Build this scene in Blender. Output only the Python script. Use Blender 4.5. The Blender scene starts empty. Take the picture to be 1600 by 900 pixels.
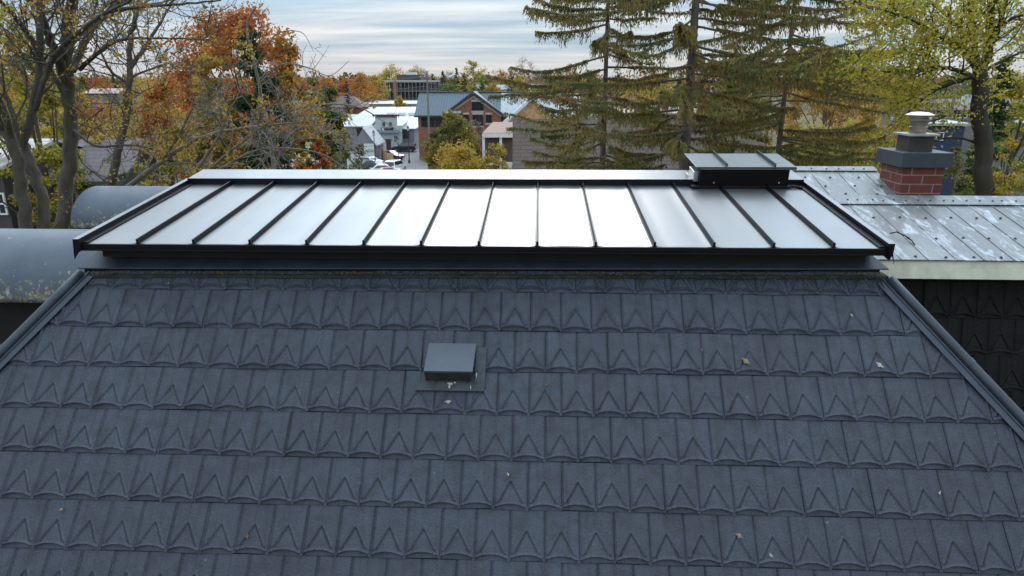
import bpy, math, random
import numpy as np
from mathutils import Vector, Matrix, noise as mnoise
sc = bpy.context.scene
C = sc.collection
R = math.radians
H = 13.0                      # camera height above the street
F = 1067.0                    # focal length in photo pixels (24 mm lens)
TH = math.atan(325 / 1067.0)  # camera looks down by this
# ---------------------------------------------------------------- camera, sky, sun, exposure
cam_d = bpy.data.cameras.new('camera'); cam = bpy.data.objects.new('camera', cam_d); C.objects.link(cam)
cam.location = (0, 0, H); cam.rotation_euler = (math.pi / 2 - TH, 0, 0)
cam_d.sensor_width = 36; cam_d.lens = 24.0; cam_d.clip_start = 0.1; cam_d.clip_end = 6000
sc.camera = cam
SUN_EL, SUN_AZ = R(27), R(3)          # azimuth measured clockwise from +Y
sd = Vector((math.sin(SUN_AZ) * math.cos(SUN_EL), math.cos(SUN_AZ) * math.cos(SUN_EL), math.sin(SUN_EL)))
sun_d = bpy.data.lights.new('sun', 'SUN'); sun = bpy.data.objects.new('sun', sun_d); C.objects.link(sun)
sun_d.energy = 0.65; sun_d.angle = R(16); sun_d.color = (1.0, .95, .88)
sun.rotation_euler = (-sd).to_track_quat('-Z', 'Y').to_euler()
world = bpy.data.worlds.new('World'); sc.world = world; world.use_nodes = True
nt = world.node_tree; N = nt.nodes; L = nt.links; N.clear()
def nn(t, **k):
    n = N.new(t)
    for a, b in k.items(): setattr(n, a, b)
    return n
def wmath(op, a, b=None, clamp=False):
    n = nn('ShaderNodeMath', operation=op, use_clamp=clamp)
    for i, v in enumerate((a, b)):
        if v is None: continue
        if isinstance(v, (int, float)): n.inputs[i].default_value = v
        else: L.new(v, n.inputs[i])
    return n.outputs[0]
out = nn('ShaderNodeOutputWorld'); bg = nn('ShaderNodeBackground'); bg.inputs[1].default_value = 0.12
sky = nn('ShaderNodeTexSky', sky_type='NISHITA'); sky.sun_disc = False; sky.sun_elevation = SUN_EL
sky.sun_rotation = SUN_AZ; sky.altitude = 100; sky.air_density = 1.0; sky.dust_density = 1.2
tc = nn('ShaderNodeTexCoord'); sep = nn('ShaderNodeSeparateXYZ'); L.new(tc.outputs['Generated'], sep.inputs[0])
zc = wmath('ADD', wmath('MAXIMUM', sep.outputs[2], 0.0), 0.05)
cmb = nn('ShaderNodeCombineXYZ'); L.new(wmath('DIVIDE', sep.outputs[0], zc), cmb.inputs[0]); L.new(wmath('DIVIDE', sep.outputs[1], zc), cmb.inputs[1])
mp = nn('ShaderNodeMapping'); mp.inputs['Scale'].default_value = (.26, .55, 1); mp.inputs['Rotation'].default_value = (0, 0, R(-4)); mp.inputs['Location'].default_value = (3.1, 1.7, 0)
L.new(cmb.outputs[0], mp.inputs[0])
n1 = nn('ShaderNodeTexNoise'); n1.inputs['Scale'].default_value = 1.0; n1.inputs['Detail'].default_value = 9; n1.inputs['Roughness'].default_value = .55; n1.inputs['Distortion'].default_value = .35
L.new(mp.outputs[0], n1.inputs[0])
rp = nn('ShaderNodeValToRGB'); rp.color_ramp.elements[0].position = .40; rp.color_ramp.elements[1].position = .60
rp.color_ramp.elements[0].color = (.96, .96, .96, 1); rp.color_ramp.elements[1].color = (1, 1, 1, 1)
L.new(n1.outputs[0], rp.inputs[0])
# clouds thicken to an even veil at the horizon
hz = wmath('MULTIPLY', wmath('SUBTRACT', 0.055, sep.outputs[2]), 22.0, True)
cov = wmath('MAXIMUM', rp.outputs[0], hz)
# brightness of the veil: brighter towards the sun behind it, darker away from it
vd = nn('ShaderNodeVectorMath', operation='DOT_PRODUCT'); vd.inputs[1].default_value = sd; L.new(tc.outputs['Generated'], vd.inputs[0])
dt = wmath('MAXIMUM', vd.outputs['Value'], 0.0)
glow = wmath('ADD', wmath('MULTIPLY', wmath('POWER', dt, 22.0), 4.0), wmath('MULTIPLY', wmath('POWER', dt, 2.8), 13.0))
hi = wmath('MULTIPLY', wmath('SUBTRACT', sep.outputs[2], 0.125), 4.5, True)   # the low cloud near the horizon is thicker and dims the glow
glow = wmath('MULTIPLY', glow, wmath('ADD', wmath('MULTIPLY', hi, .98), .02))
# an overcast dome is about three times brighter overhead than at the horizon
dome = wmath('MULTIPLY', wmath('ADD', wmath('MULTIPLY', wmath('MAXIMUM', sep.outputs[2], 0.0), 2.6), 1.0), 3.45)
lum = wmath('ADD', glow, dome)
n2 = nn('ShaderNodeTexNoise'); n2.inputs['Scale'].default_value = 2.3; n2.inputs['Detail'].default_value = 6
L.new(mp.outputs[0], n2.inputs[0])
lum = wmath('MULTIPLY', lum, wmath('ADD', wmath('MULTIPLY', n2.outputs[0], .40), .80))
n3 = nn('ShaderNodeTexNoise'); n3.inputs['Scale'].default_value = .9; n3.inputs['Detail'].default_value = 8; n3.inputs['Roughness'].default_value = .6; n3.inputs['Distortion'].default_value = .5
mp3 = nn('ShaderNodeMapping'); mp3.inputs['Scale'].default_value = (.20, .62, 1); mp3.inputs['Rotation'].default_value = (0, 0, R(5)); mp3.inputs['Location'].default_value = (7.3, .4, 0)
L.new(cmb.outputs[0], mp3.inputs[0]); L.new(mp3.outputs[0], n3.inputs[0])
tr = nn('ShaderNodeValToRGB'); tr.color_ramp.elements[0].position = .43; tr.color_ramp.elements[1].position = .64
tr.color_ramp.elements[0].color = (.57, .76, .93, 1); tr.color_ramp.elements[1].color = (1.06, 1.10, 1.13, 1); L.new(n3.outputs[0], tr.inputs[0])
hm = nn('ShaderNodeMix', data_type='RGBA'); L.new(wmath('MULTIPLY', wmath('SUBTRACT', 0.045, sep.outputs[2]), 26.0, True), hm.inputs[0]); L.new(tr.outputs[0], hm.inputs[6]); hm.inputs[7].default_value = (.96, .98, 1.0, 1)
cc = nn('ShaderNodeVectorMath', operation='SCALE'); L.new(hm.outputs[2], cc.inputs[0]); L.new(lum, cc.inputs['Scale'])
mx = nn('ShaderNodeMix', data_type='RGBA'); L.new(cov, mx.inputs[0]); L.new(sky.outputs[0], mx.inputs[6]); L.new(cc.outputs[0], mx.inputs[7])
L.new(mx.outputs[2], bg.inputs[0]); L.new(bg.outputs[0], out.inputs[0])
sc.view_settings.view_transform = 'Standard'; sc.view_settings.look = 'None'; sc.view_settings.gamma = 1
sc.view_settings.exposure = 0.6
sc.view_settings.use_curve_mapping = False
sc.render.engine = 'CYCLES'; sc.cycles.max_bounces = 6; sc.cycles.transparent_max_bounces = 4

# ---------------------------------------------------------------- helpers
def ray(px, py):
    x = (px - 800) / F; y = (py - 450) / F
    return Vector((x, math.cos(TH) - y * math.sin(TH), -math.sin(TH) - y * math.cos(TH)))
def at(px, py, Y):
    d = ray(px, py); t = Y / d.y
    return Vector((0, 0, H)) + d * t
def hit(px, py, p0, n):
    d = ray(px, py); o = Vector((0, 0, H)); return o + d * ((p0 - o).dot(n) / d.dot(n))
def tag(o, label=None, cat=None, group=None, kind=None):
    if label: o['label'] = label
    if cat: o['category'] = cat
    if group: o['group'] = group
    if kind: o['kind'] = kind
    return o
def empty(name, loc, label=None, cat=None, group=None, rz=0.0):
    o = bpy.data.objects.new(name, None); C.objects.link(o); o.location = loc; o.rotation_euler = (0, 0, rz)
    o.empty_display_size = .3
    return tag(o, label, cat, group)
def root_of(p):
    """world matrix of a parent chain (no depsgraph needed)"""
    m = Matrix.Identity(4)
    while p is not None:
        m = p.matrix_basis @ m; p = p.parent
    return m
def np_obj(name, V, Fc, mat, parent=None, smooth=False, world_space=True):
    V = np.asarray(V, dtype=np.float64); Fc = np.asarray(Fc, dtype=np.int32)
    me = bpy.data.meshes.new(name); k = Fc.shape[1]
    if parent is not None and world_space:
        mi = np.array(root_of(parent).inverted()); V = V @ mi[:3, :3].T + mi[:3, 3]
    me.vertices.add(len(V)); me.vertices.foreach_set('co', V.astype(np.float32).ravel())
    me.loops.add(Fc.size); me.loops.foreach_set('vertex_index', Fc.ravel())
    me.polygons.add(len(Fc)); me.polygons.foreach_set('loop_start', np.arange(0, Fc.size, k, dtype=np.int32))
    me.polygons.foreach_set('loop_total', np.full(len(Fc), k, dtype=np.int32))
    if smooth: me.polygons.foreach_set('use_smooth', np.ones(len(Fc), dtype=bool))
    me.update(calc_edges=True); me.materials.append(mat)
    o = bpy.data.objects.new(name, me); C.objects.link(o); o.parent = parent
    return o
class MB:
    """collects shapes in world space; build() links them as one mesh"""
    def __init__(s): s.v = []; s.f = []
    def quad(s, *p):
        n = len(s.v); s.v += [tuple(q) for q in p]; s.f.append(tuple(range(n, n + len(p)))); return s
    def prism(s, poly, off):
        """closed solid: polygon + offset vector"""
        off = Vector(off); n = len(s.v); k = len(poly)
        s.v += [tuple(Vector(q)) for q in poly] + [tuple(Vector(q) + off) for q in poly]
        s.f.append(tuple(range(n, n + k))); s.f.append(tuple(range(n + 2 * k - 1, n + k - 1, -1)))
        for i in range(k):
            j = (i + 1) % k; s.f.append((n + i, n + k + i, n + k + j, n + j))
        return s
    def obox(s, o, a, b, c):
        """box from corner o with edge vectors a, b, c"""
        o, a, b, c = Vector(o), Vector(a), Vector(b), Vector(c)
        return s.prism([o, o + a, o + a + b, o + b], c)
    def box(s, x0, x1, y0, y1, z0, z1, m=None):
        m = m or Matrix.Identity(4)
        P = [m @ Vector(p) for p in ((x0, y0, z0), (x1, y0, z0), (x1, y1, z0), (x0, y1, z0))]
        return s.prism(P, m.to_3x3() @ Vector((0, 0, z1 - z0)))
    def tube(s, pts, rad, n=8, caps=True):
        pts = [Vector(p) for p in pts]; k = len(pts)
        if not isinstance(rad, (list, tuple)): rad = [rad] * k
        base = len(s.v); ref = None
        for i, p in enumerate(pts):
            d = (pts[min(i + 1, k - 1)] - pts[max(i - 1, 0)]).normalized()
            if ref is None: ref = d.orthogonal().normalized()
            ref = (ref - d * ref.dot(d)); ref = ref.normalized() if ref.length > 1e-6 else d.orthogonal().normalized()
            b = d.cross(ref)
            for j in range(n):
                a = 2 * math.pi * j / n; s.v.append(tuple(p + (ref * math.cos(a) + b * math.sin(a)) * rad[i]))
        for i in range(k - 1):
            for j in range(n):
                q = (j + 1) % n; s.f.append((base + i * n + j, base + i * n + q, base + (i + 1) * n + q, base + (i + 1) * n + j))
        if caps: s.f.append(tuple(base + j for j in range(n - 1, -1, -1))); s.f.append(tuple(base + (k - 1) * n + j for j in range(n)))
        return s
    def lathe(s, c, prof, n=20):
        c = Vector(c); base = len(s.v); k = len(prof)
        for r, z in prof:
            for j in range(n):
                a = 2 * math.pi * j / n; s.v.append((c.x + r * math.cos(a), c.y + r * math.sin(a), c.z + z))
        for i in range(k - 1):
            for j in range(n):
                q = (j + 1) % n; s.f.append((base + i * n + j, base + i * n + q, base + (i + 1) * n + q, base + (i + 1) * n + j))
        s.f.append(tuple(base + j for j in range(n - 1, -1, -1))); s.f.append(tuple(base + (k - 1) * n + j for j in range(n)))
        return s
    def build(s, name, mat, parent=None, bevel=0, smooth=False):
        me = bpy.data.meshes.new(name); V = s.v
        if parent is not None:
            mi = root_of(parent).inverted(); V = [tuple(mi @ Vector(q)) for q in V]
        me.from_pydata(V, [], s.f); me.update(); me.materials.append(mat)
        if smooth:
            for p in me.polygons: p.use_smooth = True
        o = bpy.data.objects.new(name, me); C.objects.link(o); o.parent = parent
        if bevel:
            b = o.modifiers.new('bevel', 'BEVEL'); b.width = bevel; b.segments = 2; b.limit_method = 'ANGLE'
        return o
# materials ------------------------------------------------------
def mat_new(name):
    m = bpy.data.materials.new(name); m.use_nodes = True; return m, m.node_tree.nodes, m.node_tree.links, m.node_tree.nodes['Principled BSDF']
def noise_tex(nd, lk, scale, detail=5, rough=.6, stretch=(1, 1, 1), coord='Object', dist=0):
    t = nd.new('ShaderNodeTexCoord'); mpn = nd.new('ShaderNodeMapping'); mpn.inputs['Scale'].default_value = stretch
    n = nd.new('ShaderNodeTexNoise'); n.inputs['Scale'].default_value = scale; n.inputs['Detail'].default_value = detail
    n.inputs['Roughness'].default_value = rough; n.inputs['Distortion'].default_value = dist
    lk.new(t.outputs[coord], mpn.inputs[0]); lk.new(mpn.outputs[0], n.inputs[0]); return n.outputs[0]
def ramp(nd, lk, src, stops):
    r = nd.new('ShaderNodeValToRGB'); e = r.color_ramp.elements
    while len(e) < len(stops): e.new(.5)
    for i, (p, c) in enumerate(stops): e[i].position = p; e[i].color = (*c, 1)
    lk.new(src, r.inputs[0]); return r.outputs[0]
def mixc(nd, lk, f, a, b, mode='MIX'):
    m = nd.new('ShaderNodeMix'); m.data_type = 'RGBA'; m.blend_type = mode
    for i, v in ((0, f), (6, a), (7, b)):
        if isinstance(v, (int, float)): m.inputs[i].default_value = v
        elif isinstance(v, tuple): m.inputs[i].default_value = (*v, 1)
        else: lk.new(v, m.inputs[i])
    return m.outputs[2]
def bump(nd, lk, src, strength, dist=.01):
    b = nd.new('ShaderNodeBump'); b.inputs['Strength'].default_value = strength; b.inputs['Distance'].default_value = dist
    lk.new(src, b.inputs['Height']); return b.outputs[0]
def simple(name, col, rough=.6, metal=0, var=.15, scale=3.0, spec=.5, bmp=0, coat=0):
    m, nd, lk, p = mat_new(name)
    n = noise_tex(nd, lk, scale)
    lo = tuple(c * (1 - var) for c in col); hi = tuple(min(1, c * (1 + var)) for c in col)
    lk.new(ramp(nd, lk, n, [(.3, lo), (.7, hi)]), p.inputs['Base Color'])
    p.inputs['Roughness'].default_value = rough; p.inputs['Metallic'].default_value = metal; p.inputs['Specular IOR Level'].default_value = spec
    p.inputs['Coat Weight'].default_value = coat
    if bmp: lk.new(bump(nd, lk, noise_tex(nd, lk, scale * 12), bmp), p.inputs['Normal'])
    return m
def glass(name, col=(.02, .025, .03)):
    return simple(name, col, .08, 0, .3, 1.0, .8)
def stripes(name, c1, c2, per, axis=0, width=.12, rough=.5, metal=0, bmpd=.02, var=.1):
    """standing-seam / clapboard like material: thin lines every per metres along object axis"""
    m, nd, lk, p = mat_new(name)
    t = nd.new('ShaderNodeTexCoord'); s = nd.new('ShaderNodeSeparateXYZ'); lk.new(t.outputs['Object'], s.inputs[0])
    a = nd.new('ShaderNodeMath'); a.operation = 'DIVIDE'; lk.new(s.outputs[axis], a.inputs[0]); a.inputs[1].default_value = per
    f = nd.new('ShaderNodeMath'); f.operation = 'FRACT'; lk.new(a.outputs[0], f.inputs[0])
    g = nd.new('ShaderNodeMath'); g.operation = 'LESS_THAN'; lk.new(f.outputs[0], g.inputs[0]); g.inputs[1].default_value = width
    n = noise_tex(nd, lk, 1.5)
    base = ramp(nd, lk, n, [(.3, tuple(c * (1 - var) for c in c1)), (.7, tuple(min(1, c * (1 + var)) for c in c1))])
    lk.new(mixc(nd, lk, g.outputs[0], base, c2), p.inputs['Base Color']); p.inputs['Roughness'].default_value = rough; p.inputs['Metallic'].default_value = metal; p.inputs['Specular IOR Level'].default_value = .12
    lk.new(bump(nd, lk, f.outputs[0], .5, bmpd), p.inputs['Normal'])
    return m
def bricks(name, c1, c2, mortar, scale=1.0, bw=.215, bh=.075, ms=.012, axis='xz', bmpd=.006, rot=0.0):
    m, nd, lk, p = mat_new(name)
    t = nd.new('ShaderNodeTexCoord'); s = nd.new('ShaderNodeSeparateXYZ'); lk.new(t.outputs['Object'], s.inputs[0])
    g = nd.new('ShaderNodeNewGeometry')  # walls facing x or y take the matching coordinate
    sn = nd.new('ShaderNodeSeparateXYZ'); vt = nd.new('ShaderNodeVectorTransform'); vt.vector_type = 'NORMAL'; vt.convert_from = 'WORLD'; vt.convert_to = 'OBJECT'
    lk.new(g.outputs['Normal'], vt.inputs[0]); lk.new(vt.outputs[0], sn.inputs[0])
    ab = nd.new('ShaderNodeMath'); ab.operation = 'ABSOLUTE'; lk.new(sn.outputs[0], ab.inputs[0])
    gt = nd.new('ShaderNodeMath'); gt.operation = 'GREATER_THAN'; lk.new(ab.outputs[0], gt.inputs[0]); gt.inputs[1].default_value = .7
    mxx = nd.new('ShaderNodeMix'); mxx.data_type = 'FLOAT'; lk.new(gt.outputs[0], mxx.inputs[0]); lk.new(s.outputs[0], mxx.inputs[2]); lk.new(s.outputs[1], mxx.inputs[3])
    cb = nd.new('ShaderNodeCombineXYZ'); lk.new(mxx.outputs[0], cb.inputs[0]); lk.new(s.outputs[2], cb.inputs[1])
    b = nd.new('ShaderNodeTexBrick'); b.inputs['Scale'].default_value = scale; b.inputs['Brick Width'].default_value = bw; b.inputs['Row Height'].default_value = bh
    b.inputs['Mortar Size'].default_value = ms / 2; b.inputs['Mortar Smooth'].default_value = .2
    b.inputs['Color1'].default_value = (*c1, 1); b.inputs['Color2'].default_value = (*c2, 1); b.inputs['Mortar'].default_value = (*mortar, 1)
    lk.new(cb.outputs[0], b.inputs[0])
    n = noise_tex(nd, lk, 9.0)
    col = mixc(nd, lk, .5, b.outputs['Color'], ramp(nd, lk, n, [(.25, (.45, .45, .45)), (.75, (1, 1, 1))]), 'MULTIPLY')
    lk.new(col, p.inputs['Base Color']); p.inputs['Roughness'].default_value = .85
    iv = nd.new('ShaderNodeMath'); iv.operation = 'SUBTRACT'; iv.inputs[0].default_value = 1; lk.new(b.outputs['Fac'], iv.inputs[1])
    lk.new(bump(nd, lk, iv.outputs[0], .8, bmpd), p.inputs['Normal'])
    return m
# ---------------------------------------------------------------- the roof in front
house = empty('mansard_house', (0, 8, 0), 'house with dark metal shingled mansard slope, flat standing seam top and brick chimney', 'house')
O = Vector((0, 0, H))
# frames (origin, row direction, second direction, outward normal)
MT = O + Vector((-3.3256, 5.4346, -1.6653)); MR = Vector((.99899, -.0448, .0043)).normalized(); MD = Vector((-.0269, -.6721, -.7400)).normalized()
MN = MR.cross(MD); MN = -MN if MN.z < 0 else MN
TW, THt = .24, .3376
def M(u, v, h=0.0): return MT + MR * (u * TW) + MD * (v * THt) + MN * h
def muv(px, py):
    p = hit(px, py, MT, MN) - MT
    # solve in the (nearly orthogonal) frame
    a, b, c_ = MR.dot(MR), MR.dot(MD), MD.dot(MD); r1, r2 = p.dot(MR), p.dot(MD); dd = a * c_ - b * b
    return ((r1 * c_ - r2 * b) / dd / TW, (a * r2 - b * r1) / dd / THt)
SC = 1.03
DT = O + Vector((-2.9534, 5.2570, -1.2374)) * SC; DR = Vector((.99923, -.03887, .0032)).normalized(); DA = Vector((.0380, .99259, .1154)).normalized()
DN = DR.cross(DA).normalized(); DW = .45 * SC; DL = 1.803 * SC
def D(u, v, h=0.0): return DT + DR * (u * DW) + DA * (v * DL) + DN * h
# -- materials
def shingle_mat(name, base, dark, streak=1.0, spec=.55):
    m, nd, lk, p = mat_new(name)
    n1_ = noise_tex(nd, lk, 1.1, 6, .6, (1, 1, 1)); n2_ = noise_tex(nd, lk, 9, 6, .65); n3_ = noise_tex(nd, lk, 70, 3, .7)
    col = ramp(nd, lk, n1_, [(.3, tuple(c * .78 for c in base)), (.7, tuple(c * 1.25 for c in base))])
    col = mixc(nd, lk, ramp(nd, lk, n2_, [(.47, (0, 0, 0)), (.68, (.65, .65, .65))]), col, dark)
    # run-off streaks down the slope
    n4_ = noise_tex(nd, lk, 2.6, 8, .75, (8.5, .5, .5), dist=.3)
    col = mixc(nd, lk, ramp(nd, lk, n4_, [(.50, (0, 0, 0)), (.70, (.95 * streak,) * 3)]), col, tuple(c * .8 for c in dark))
    n5_ = noise_tex(nd, lk, 26, 2, .5)     # pale specks of lichen
    col = mixc(nd, lk, ramp(nd, lk, n5_, [(.755, (0, 0, 0)), (.79, (.45, .45, .45))]), col, (.22, .23, .22))
    at_ = nd.new('ShaderNodeAttribute'); at_.attribute_name = 'tone'
    col = mixc(nd, lk, 1.0, col, ramp(nd, lk, at_.outputs['Fac'], [(0, (.95, .95, .96)), (1, (1.04, 1.04, 1.05))]), 'MULTIPLY')
    # pitted, blistered paint: small dark specks, thicker inside the stains
    tcv = nd.new('ShaderNodeTexCoord'); vo = nd.new('ShaderNodeTexVoronoi'); vo.inputs['Scale'].default_value = 85; lk.new(tcv.outputs['Object'], vo.inputs['Vector'])
    n6_ = noise_tex(nd, lk, 3.2, 5, .7); mm = nd.new('ShaderNodeMath'); mm.operation = 'MULTIPLY_ADD'; lk.new(n6_, mm.inputs[0]); mm.inputs[1].default_value = -.55; mm.inputs[2].default_value = .43; 
    ms = nd.new('ShaderNodeMath'); ms.operation = 'ADD'; lk.new(vo.outputs['Distance'], ms.inputs[0]); lk.new(mm.outputs[0], ms.inputs[1])
    col = mixc(nd, lk, ramp(nd, lk, ms.outputs[0], [(.38, (.95, .95, .95)), (.50, (0, 0, 0))]), col, tuple(c * .5 for c in dark))
    lk.new(col, p.inputs['Base Color']); p.inputs['Specular IOR Level'].default_value = spec
    lk.new(ramp(nd, lk, n2_, [(.3, (.36,) * 3), (.7, (.56,) * 3)]), p.inputs['Roughness'])
    lk.new(bump(nd, lk, n3_, .8, .008), p.inputs['Normal'])
    return m
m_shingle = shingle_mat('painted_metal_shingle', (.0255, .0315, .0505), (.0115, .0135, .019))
m_shaded_sh = shingle_mat('shaded_metal_shingle', (.006, .0062, .0065), (.003, .003, .0035), 1.0, .2)  # copy of the shingle paint, blackened for the shade under the eave
m_flash = simple('flashing_paint', (.030, .038, .054), .42, 0, .25, 5, .5, .15)
def deck_mat(name, base, rough, met=.6):
    m, nd, lk, p = mat_new(name)
    p.inputs['Base Color'].default_value = (*base, 1)
    n_ = noise_tex(nd, lk, 2.2, 5, .6, (1, .35, 1)); f_ = noise_tex(nd, lk, 34, 4, .6)
    lk.new(ramp(nd, lk, n_, [(.3, (rough * .85,) * 3), (.7, (rough * 1.25,) * 3)]), p.inputs['Roughness'])
    p.inputs['Specular IOR Level'].default_value = .9; p.inputs['Metallic'].default_value = met
    a = nd.new('ShaderNodeMath'); a.operation = 'MULTIPLY_ADD'; lk.new(f_, a.inputs[0]); a.inputs[1].default_value = .012; lk.new(noise_tex(nd, lk, 1.6, 2, .4, (1, .3, 1)), a.inputs[2])
    lk.new(bump(nd, lk, a.outputs[0], .35, .012), p.inputs['Normal']); return m
m_deck = deck_mat('black_coated_steel', (.21, .215, .225), .35, .82)
m_trim = simple('black_steel_trim', (.005, .005, .008), .42, 0, .2, 4, .25)
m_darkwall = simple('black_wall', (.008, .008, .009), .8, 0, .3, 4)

# -- embossed metal shingles: a height field repeated in running bond
NS, NTT = 52, 52
def seg_d(X, Y, a, b):
    ax, ay = a; bx_, by_ = b; dx, dy = bx_ - ax, by_ - ay
    t = np.clip(((X - ax) * dx + (Y - ay) * dy) / (dx * dx + dy * dy), 0, 1)
    return np.hypot(X - ax - t * dx, Y - ay - t * dy)
def tile_field():
    s = np.linspace(0, 1, NS + 1); t = np.concatenate([np.linspace(0, .80, NTT - 19), np.linspace(.80, 1, 21)[1:]])
    S, T = np.meshgrid(s, t); X = S * TW; Y = T * THt
    q = 1 - (2 * S - 1) ** 2
    arc = .968 - .085 * np.sqrt(np.clip(q, 0, 1)) * (.35 + .65 * q)
    h = .004 + T * .010
    ap = (.47 * TW, .40 * THt); apr = (.53 * TW, .40 * THt); fl = (.115 * TW, .845 * THt); fr = (.885 * TW, .845 * THt)
    d1 = seg_d(X, Y, ap, fl); d2 = seg_d(X, Y, apr, fr); ds = seg_d(X, Y, (.5 * TW, 0), (.5 * TW, .38 * THt))
    inside = (T > .46) & (np.abs(S - .5) < (T - .46) / .40 * .29) & (T < arc)
    h = h + .0085 * np.exp(-(d1 / .0062) ** 4) + .0070 * np.exp(-(d2 / .0056) ** 4) + .0045 * np.exp(-(ds / .008) ** 4)
    gl, gr = seg_d(X, Y, (.50 * TW, .455 * THt), (.185 * TW, .86 * THt)), seg_d(X, Y, (.50 * TW, .455 * THt), (.815 * TW, .86 * THt))
    h = h - .0075 * np.exp(-(gl / .0032) ** 2) - .0060 * np.exp(-(gr / .0028) ** 2)
    h = h + np.where(inside, .0040 * np.clip((T - .46) / .3, 0, 1), 0)
    h = h + .012 * np.exp(-np.clip(arc - T, 0, 1) / .020) * (T < arc)
    h = np.where(T > arc, .002, h); h = np.where(T > .985, .011, h); h = np.where(T >= .9999, .0, h)
    e = np.minimum(X, TW - X)
    h = h + .0085 * np.exp(-(X / .0045) ** 2) + .0050 * np.exp(-((TW - X) / .004) ** 2) - .0095 * np.exp(-((X - .0115) / .0032) ** 2)
    h = np.where((T > .93) & (e < .010), .016, h)      # little clip at the foot of each joint
    return s, t, h
def shingles(fr, u0, u1, j0, j1, keep, vtop=None, seed=1):
    s, t, h = tile_field(); rng = np.random.RandomState(seed)
    o_, r_, d_, n_ = [np.array(q) for q in fr]; VV = []; FF = []; TT = []; nb = 0
    idx = np.arange((NS + 1) * len(t)).reshape(len(t), NS + 1)
    Fq = np.stack([idx[:-1, :-1], idx[1:, :-1], idx[1:, 1:], idx[:-1, 1:]], -1).reshape(-1, 4)
    for j in range(j0, j1):
        off = .5 * (j % 2)
        for i in range(u0, u1):
            U = (i + off + s)[None, :] + 0 * t[:, None]; V_ = (j - 1 + t)[:, None] + 0 * s[None, :]
            cu, cv = i + off + .5, j - .5
            if not keep(cu, cv, 1.6): continue
            jz = rng.uniform(-.002, .002); tilt = rng.uniform(-.004, .004); wav = .004 * math.sin(cu * .9 + cv * 2.1) * .3
            hh = h * rng.uniform(.8, 1.08) + jz + tilt * (s[None, :] - .5) * t[:, None] + wav
            dv = (rng.uniform(-.014, .014) + rng.uniform(-.014, .014) * (s[None, :] - .5)) * (t[:, None] ** 3)
            P = o_ + U[..., None] * TW * r_ + (V_ + dv)[..., None] * THt * d_ + hh[..., None] * n_
            f = Fq
            cq = keep(U, V_, 0.0)
            ok = cq[:-1, :-1] & cq[1:, 1:] & cq[:-1, 1:] & cq[1:, :-1]
            f = Fq[ok.ravel()]
            if len(f) == 0: continue
            VV.append(P.reshape(-1, 3)); TT.append(np.full(P.shape[0] * P.shape[1], rng.normal() * .5 + .5, dtype=np.float32)); FF.append(f + nb); nb += P.shape[0] * P.shape[1]
    return np.concatenate(VV), np.concatenate(FF), np.concatenate(TT)
def add_tone(o, t):
    a = o.data.attributes.new('tone', 'FLOAT', 'POINT'); a.data.foreach_set('value', t)
# hip lines on the slope, in (u, v)
hl0, hl1 = muv(128, 431), muv(2, 556); hr0, hr1 = muv(1381, 431), muv(1598, 661)
def hipu(h0, h1, v): return h0[0] + (h1[0] - h0[0]) * (v - h0[1]) / (h1[1] - h0[1])
ct0, ct1 = muv(125, 430), muv(1382, 432)
def captop(u): return ct0[1] + (ct1[1] - ct0[1]) * (u - ct0[0]) / (ct1[0] - ct0[0])
def keepm(u, v, m):
    return (u > hipu(hl0, hl1, v) + .1 - m) & (u < hipu(hr0, hr1, v) - .1 + m) & (v > captop(u) - .12 - m)
V_, F_, T_ = shingles((MT, MR, MD, MN), -16, 42, 0, 10, keepm)
slope = np_obj('shingled_slope', V_, F_, m_shingle, house, True); add_tone(slope, T_)
# backing sheet under the shingles and the two side slopes
VB = 9.0
mb = MB(); mb.prism([M(hipu(hl0, hl1, -.8), -.8, -.03), M(hipu(hr0, hr1, -.8), -.8, -.03), M(hipu(hr0, hr1, VB), VB, -.03), M(hipu(hl0, hl1, VB), VB, -.03)], -MN * .05)
mb.build('roof_boarding', m_flash, house)
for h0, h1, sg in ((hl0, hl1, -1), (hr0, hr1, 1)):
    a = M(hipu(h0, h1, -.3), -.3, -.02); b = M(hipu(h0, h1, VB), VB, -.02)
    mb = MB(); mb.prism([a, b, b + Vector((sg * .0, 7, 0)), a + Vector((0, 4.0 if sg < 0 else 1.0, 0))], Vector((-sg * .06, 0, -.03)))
    mb.build('side_slope', m_shaded_sh, house)
    # hip flashing: flat strip, small step and rolled edge
    vs = np.linspace(-.42, VB, 14)
    def hp(v, du, hh): return M(hipu(h0, h1, v) + du, v, hh)
    w_in = -sg * .54
    mb = MB(); mb.prism([hp(-.30, w_in, .022), hp(VB, w_in, .022), hp(VB, 0, .030), hp(-.40, 0, .030)], MN * .006)
    o = mb.build('hip_flashing', m_flash, house)
    mb = MB(); mb.tube([hp(v, -sg * .02, .036) for v in vs], .038, 12)
    mb.tube([hp(v, -sg * .27, .033) for v in vs], .010, 6); mb.build('rolled_edge', m_flash, o, smooth=True)
    for v in (1.6, 4.8): MB().tube([hp(v, -sg * .02, .036), hp(v + .1, -sg * .02, .036)], .042, 12).build('joint_collar', m_flash, o)
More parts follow.
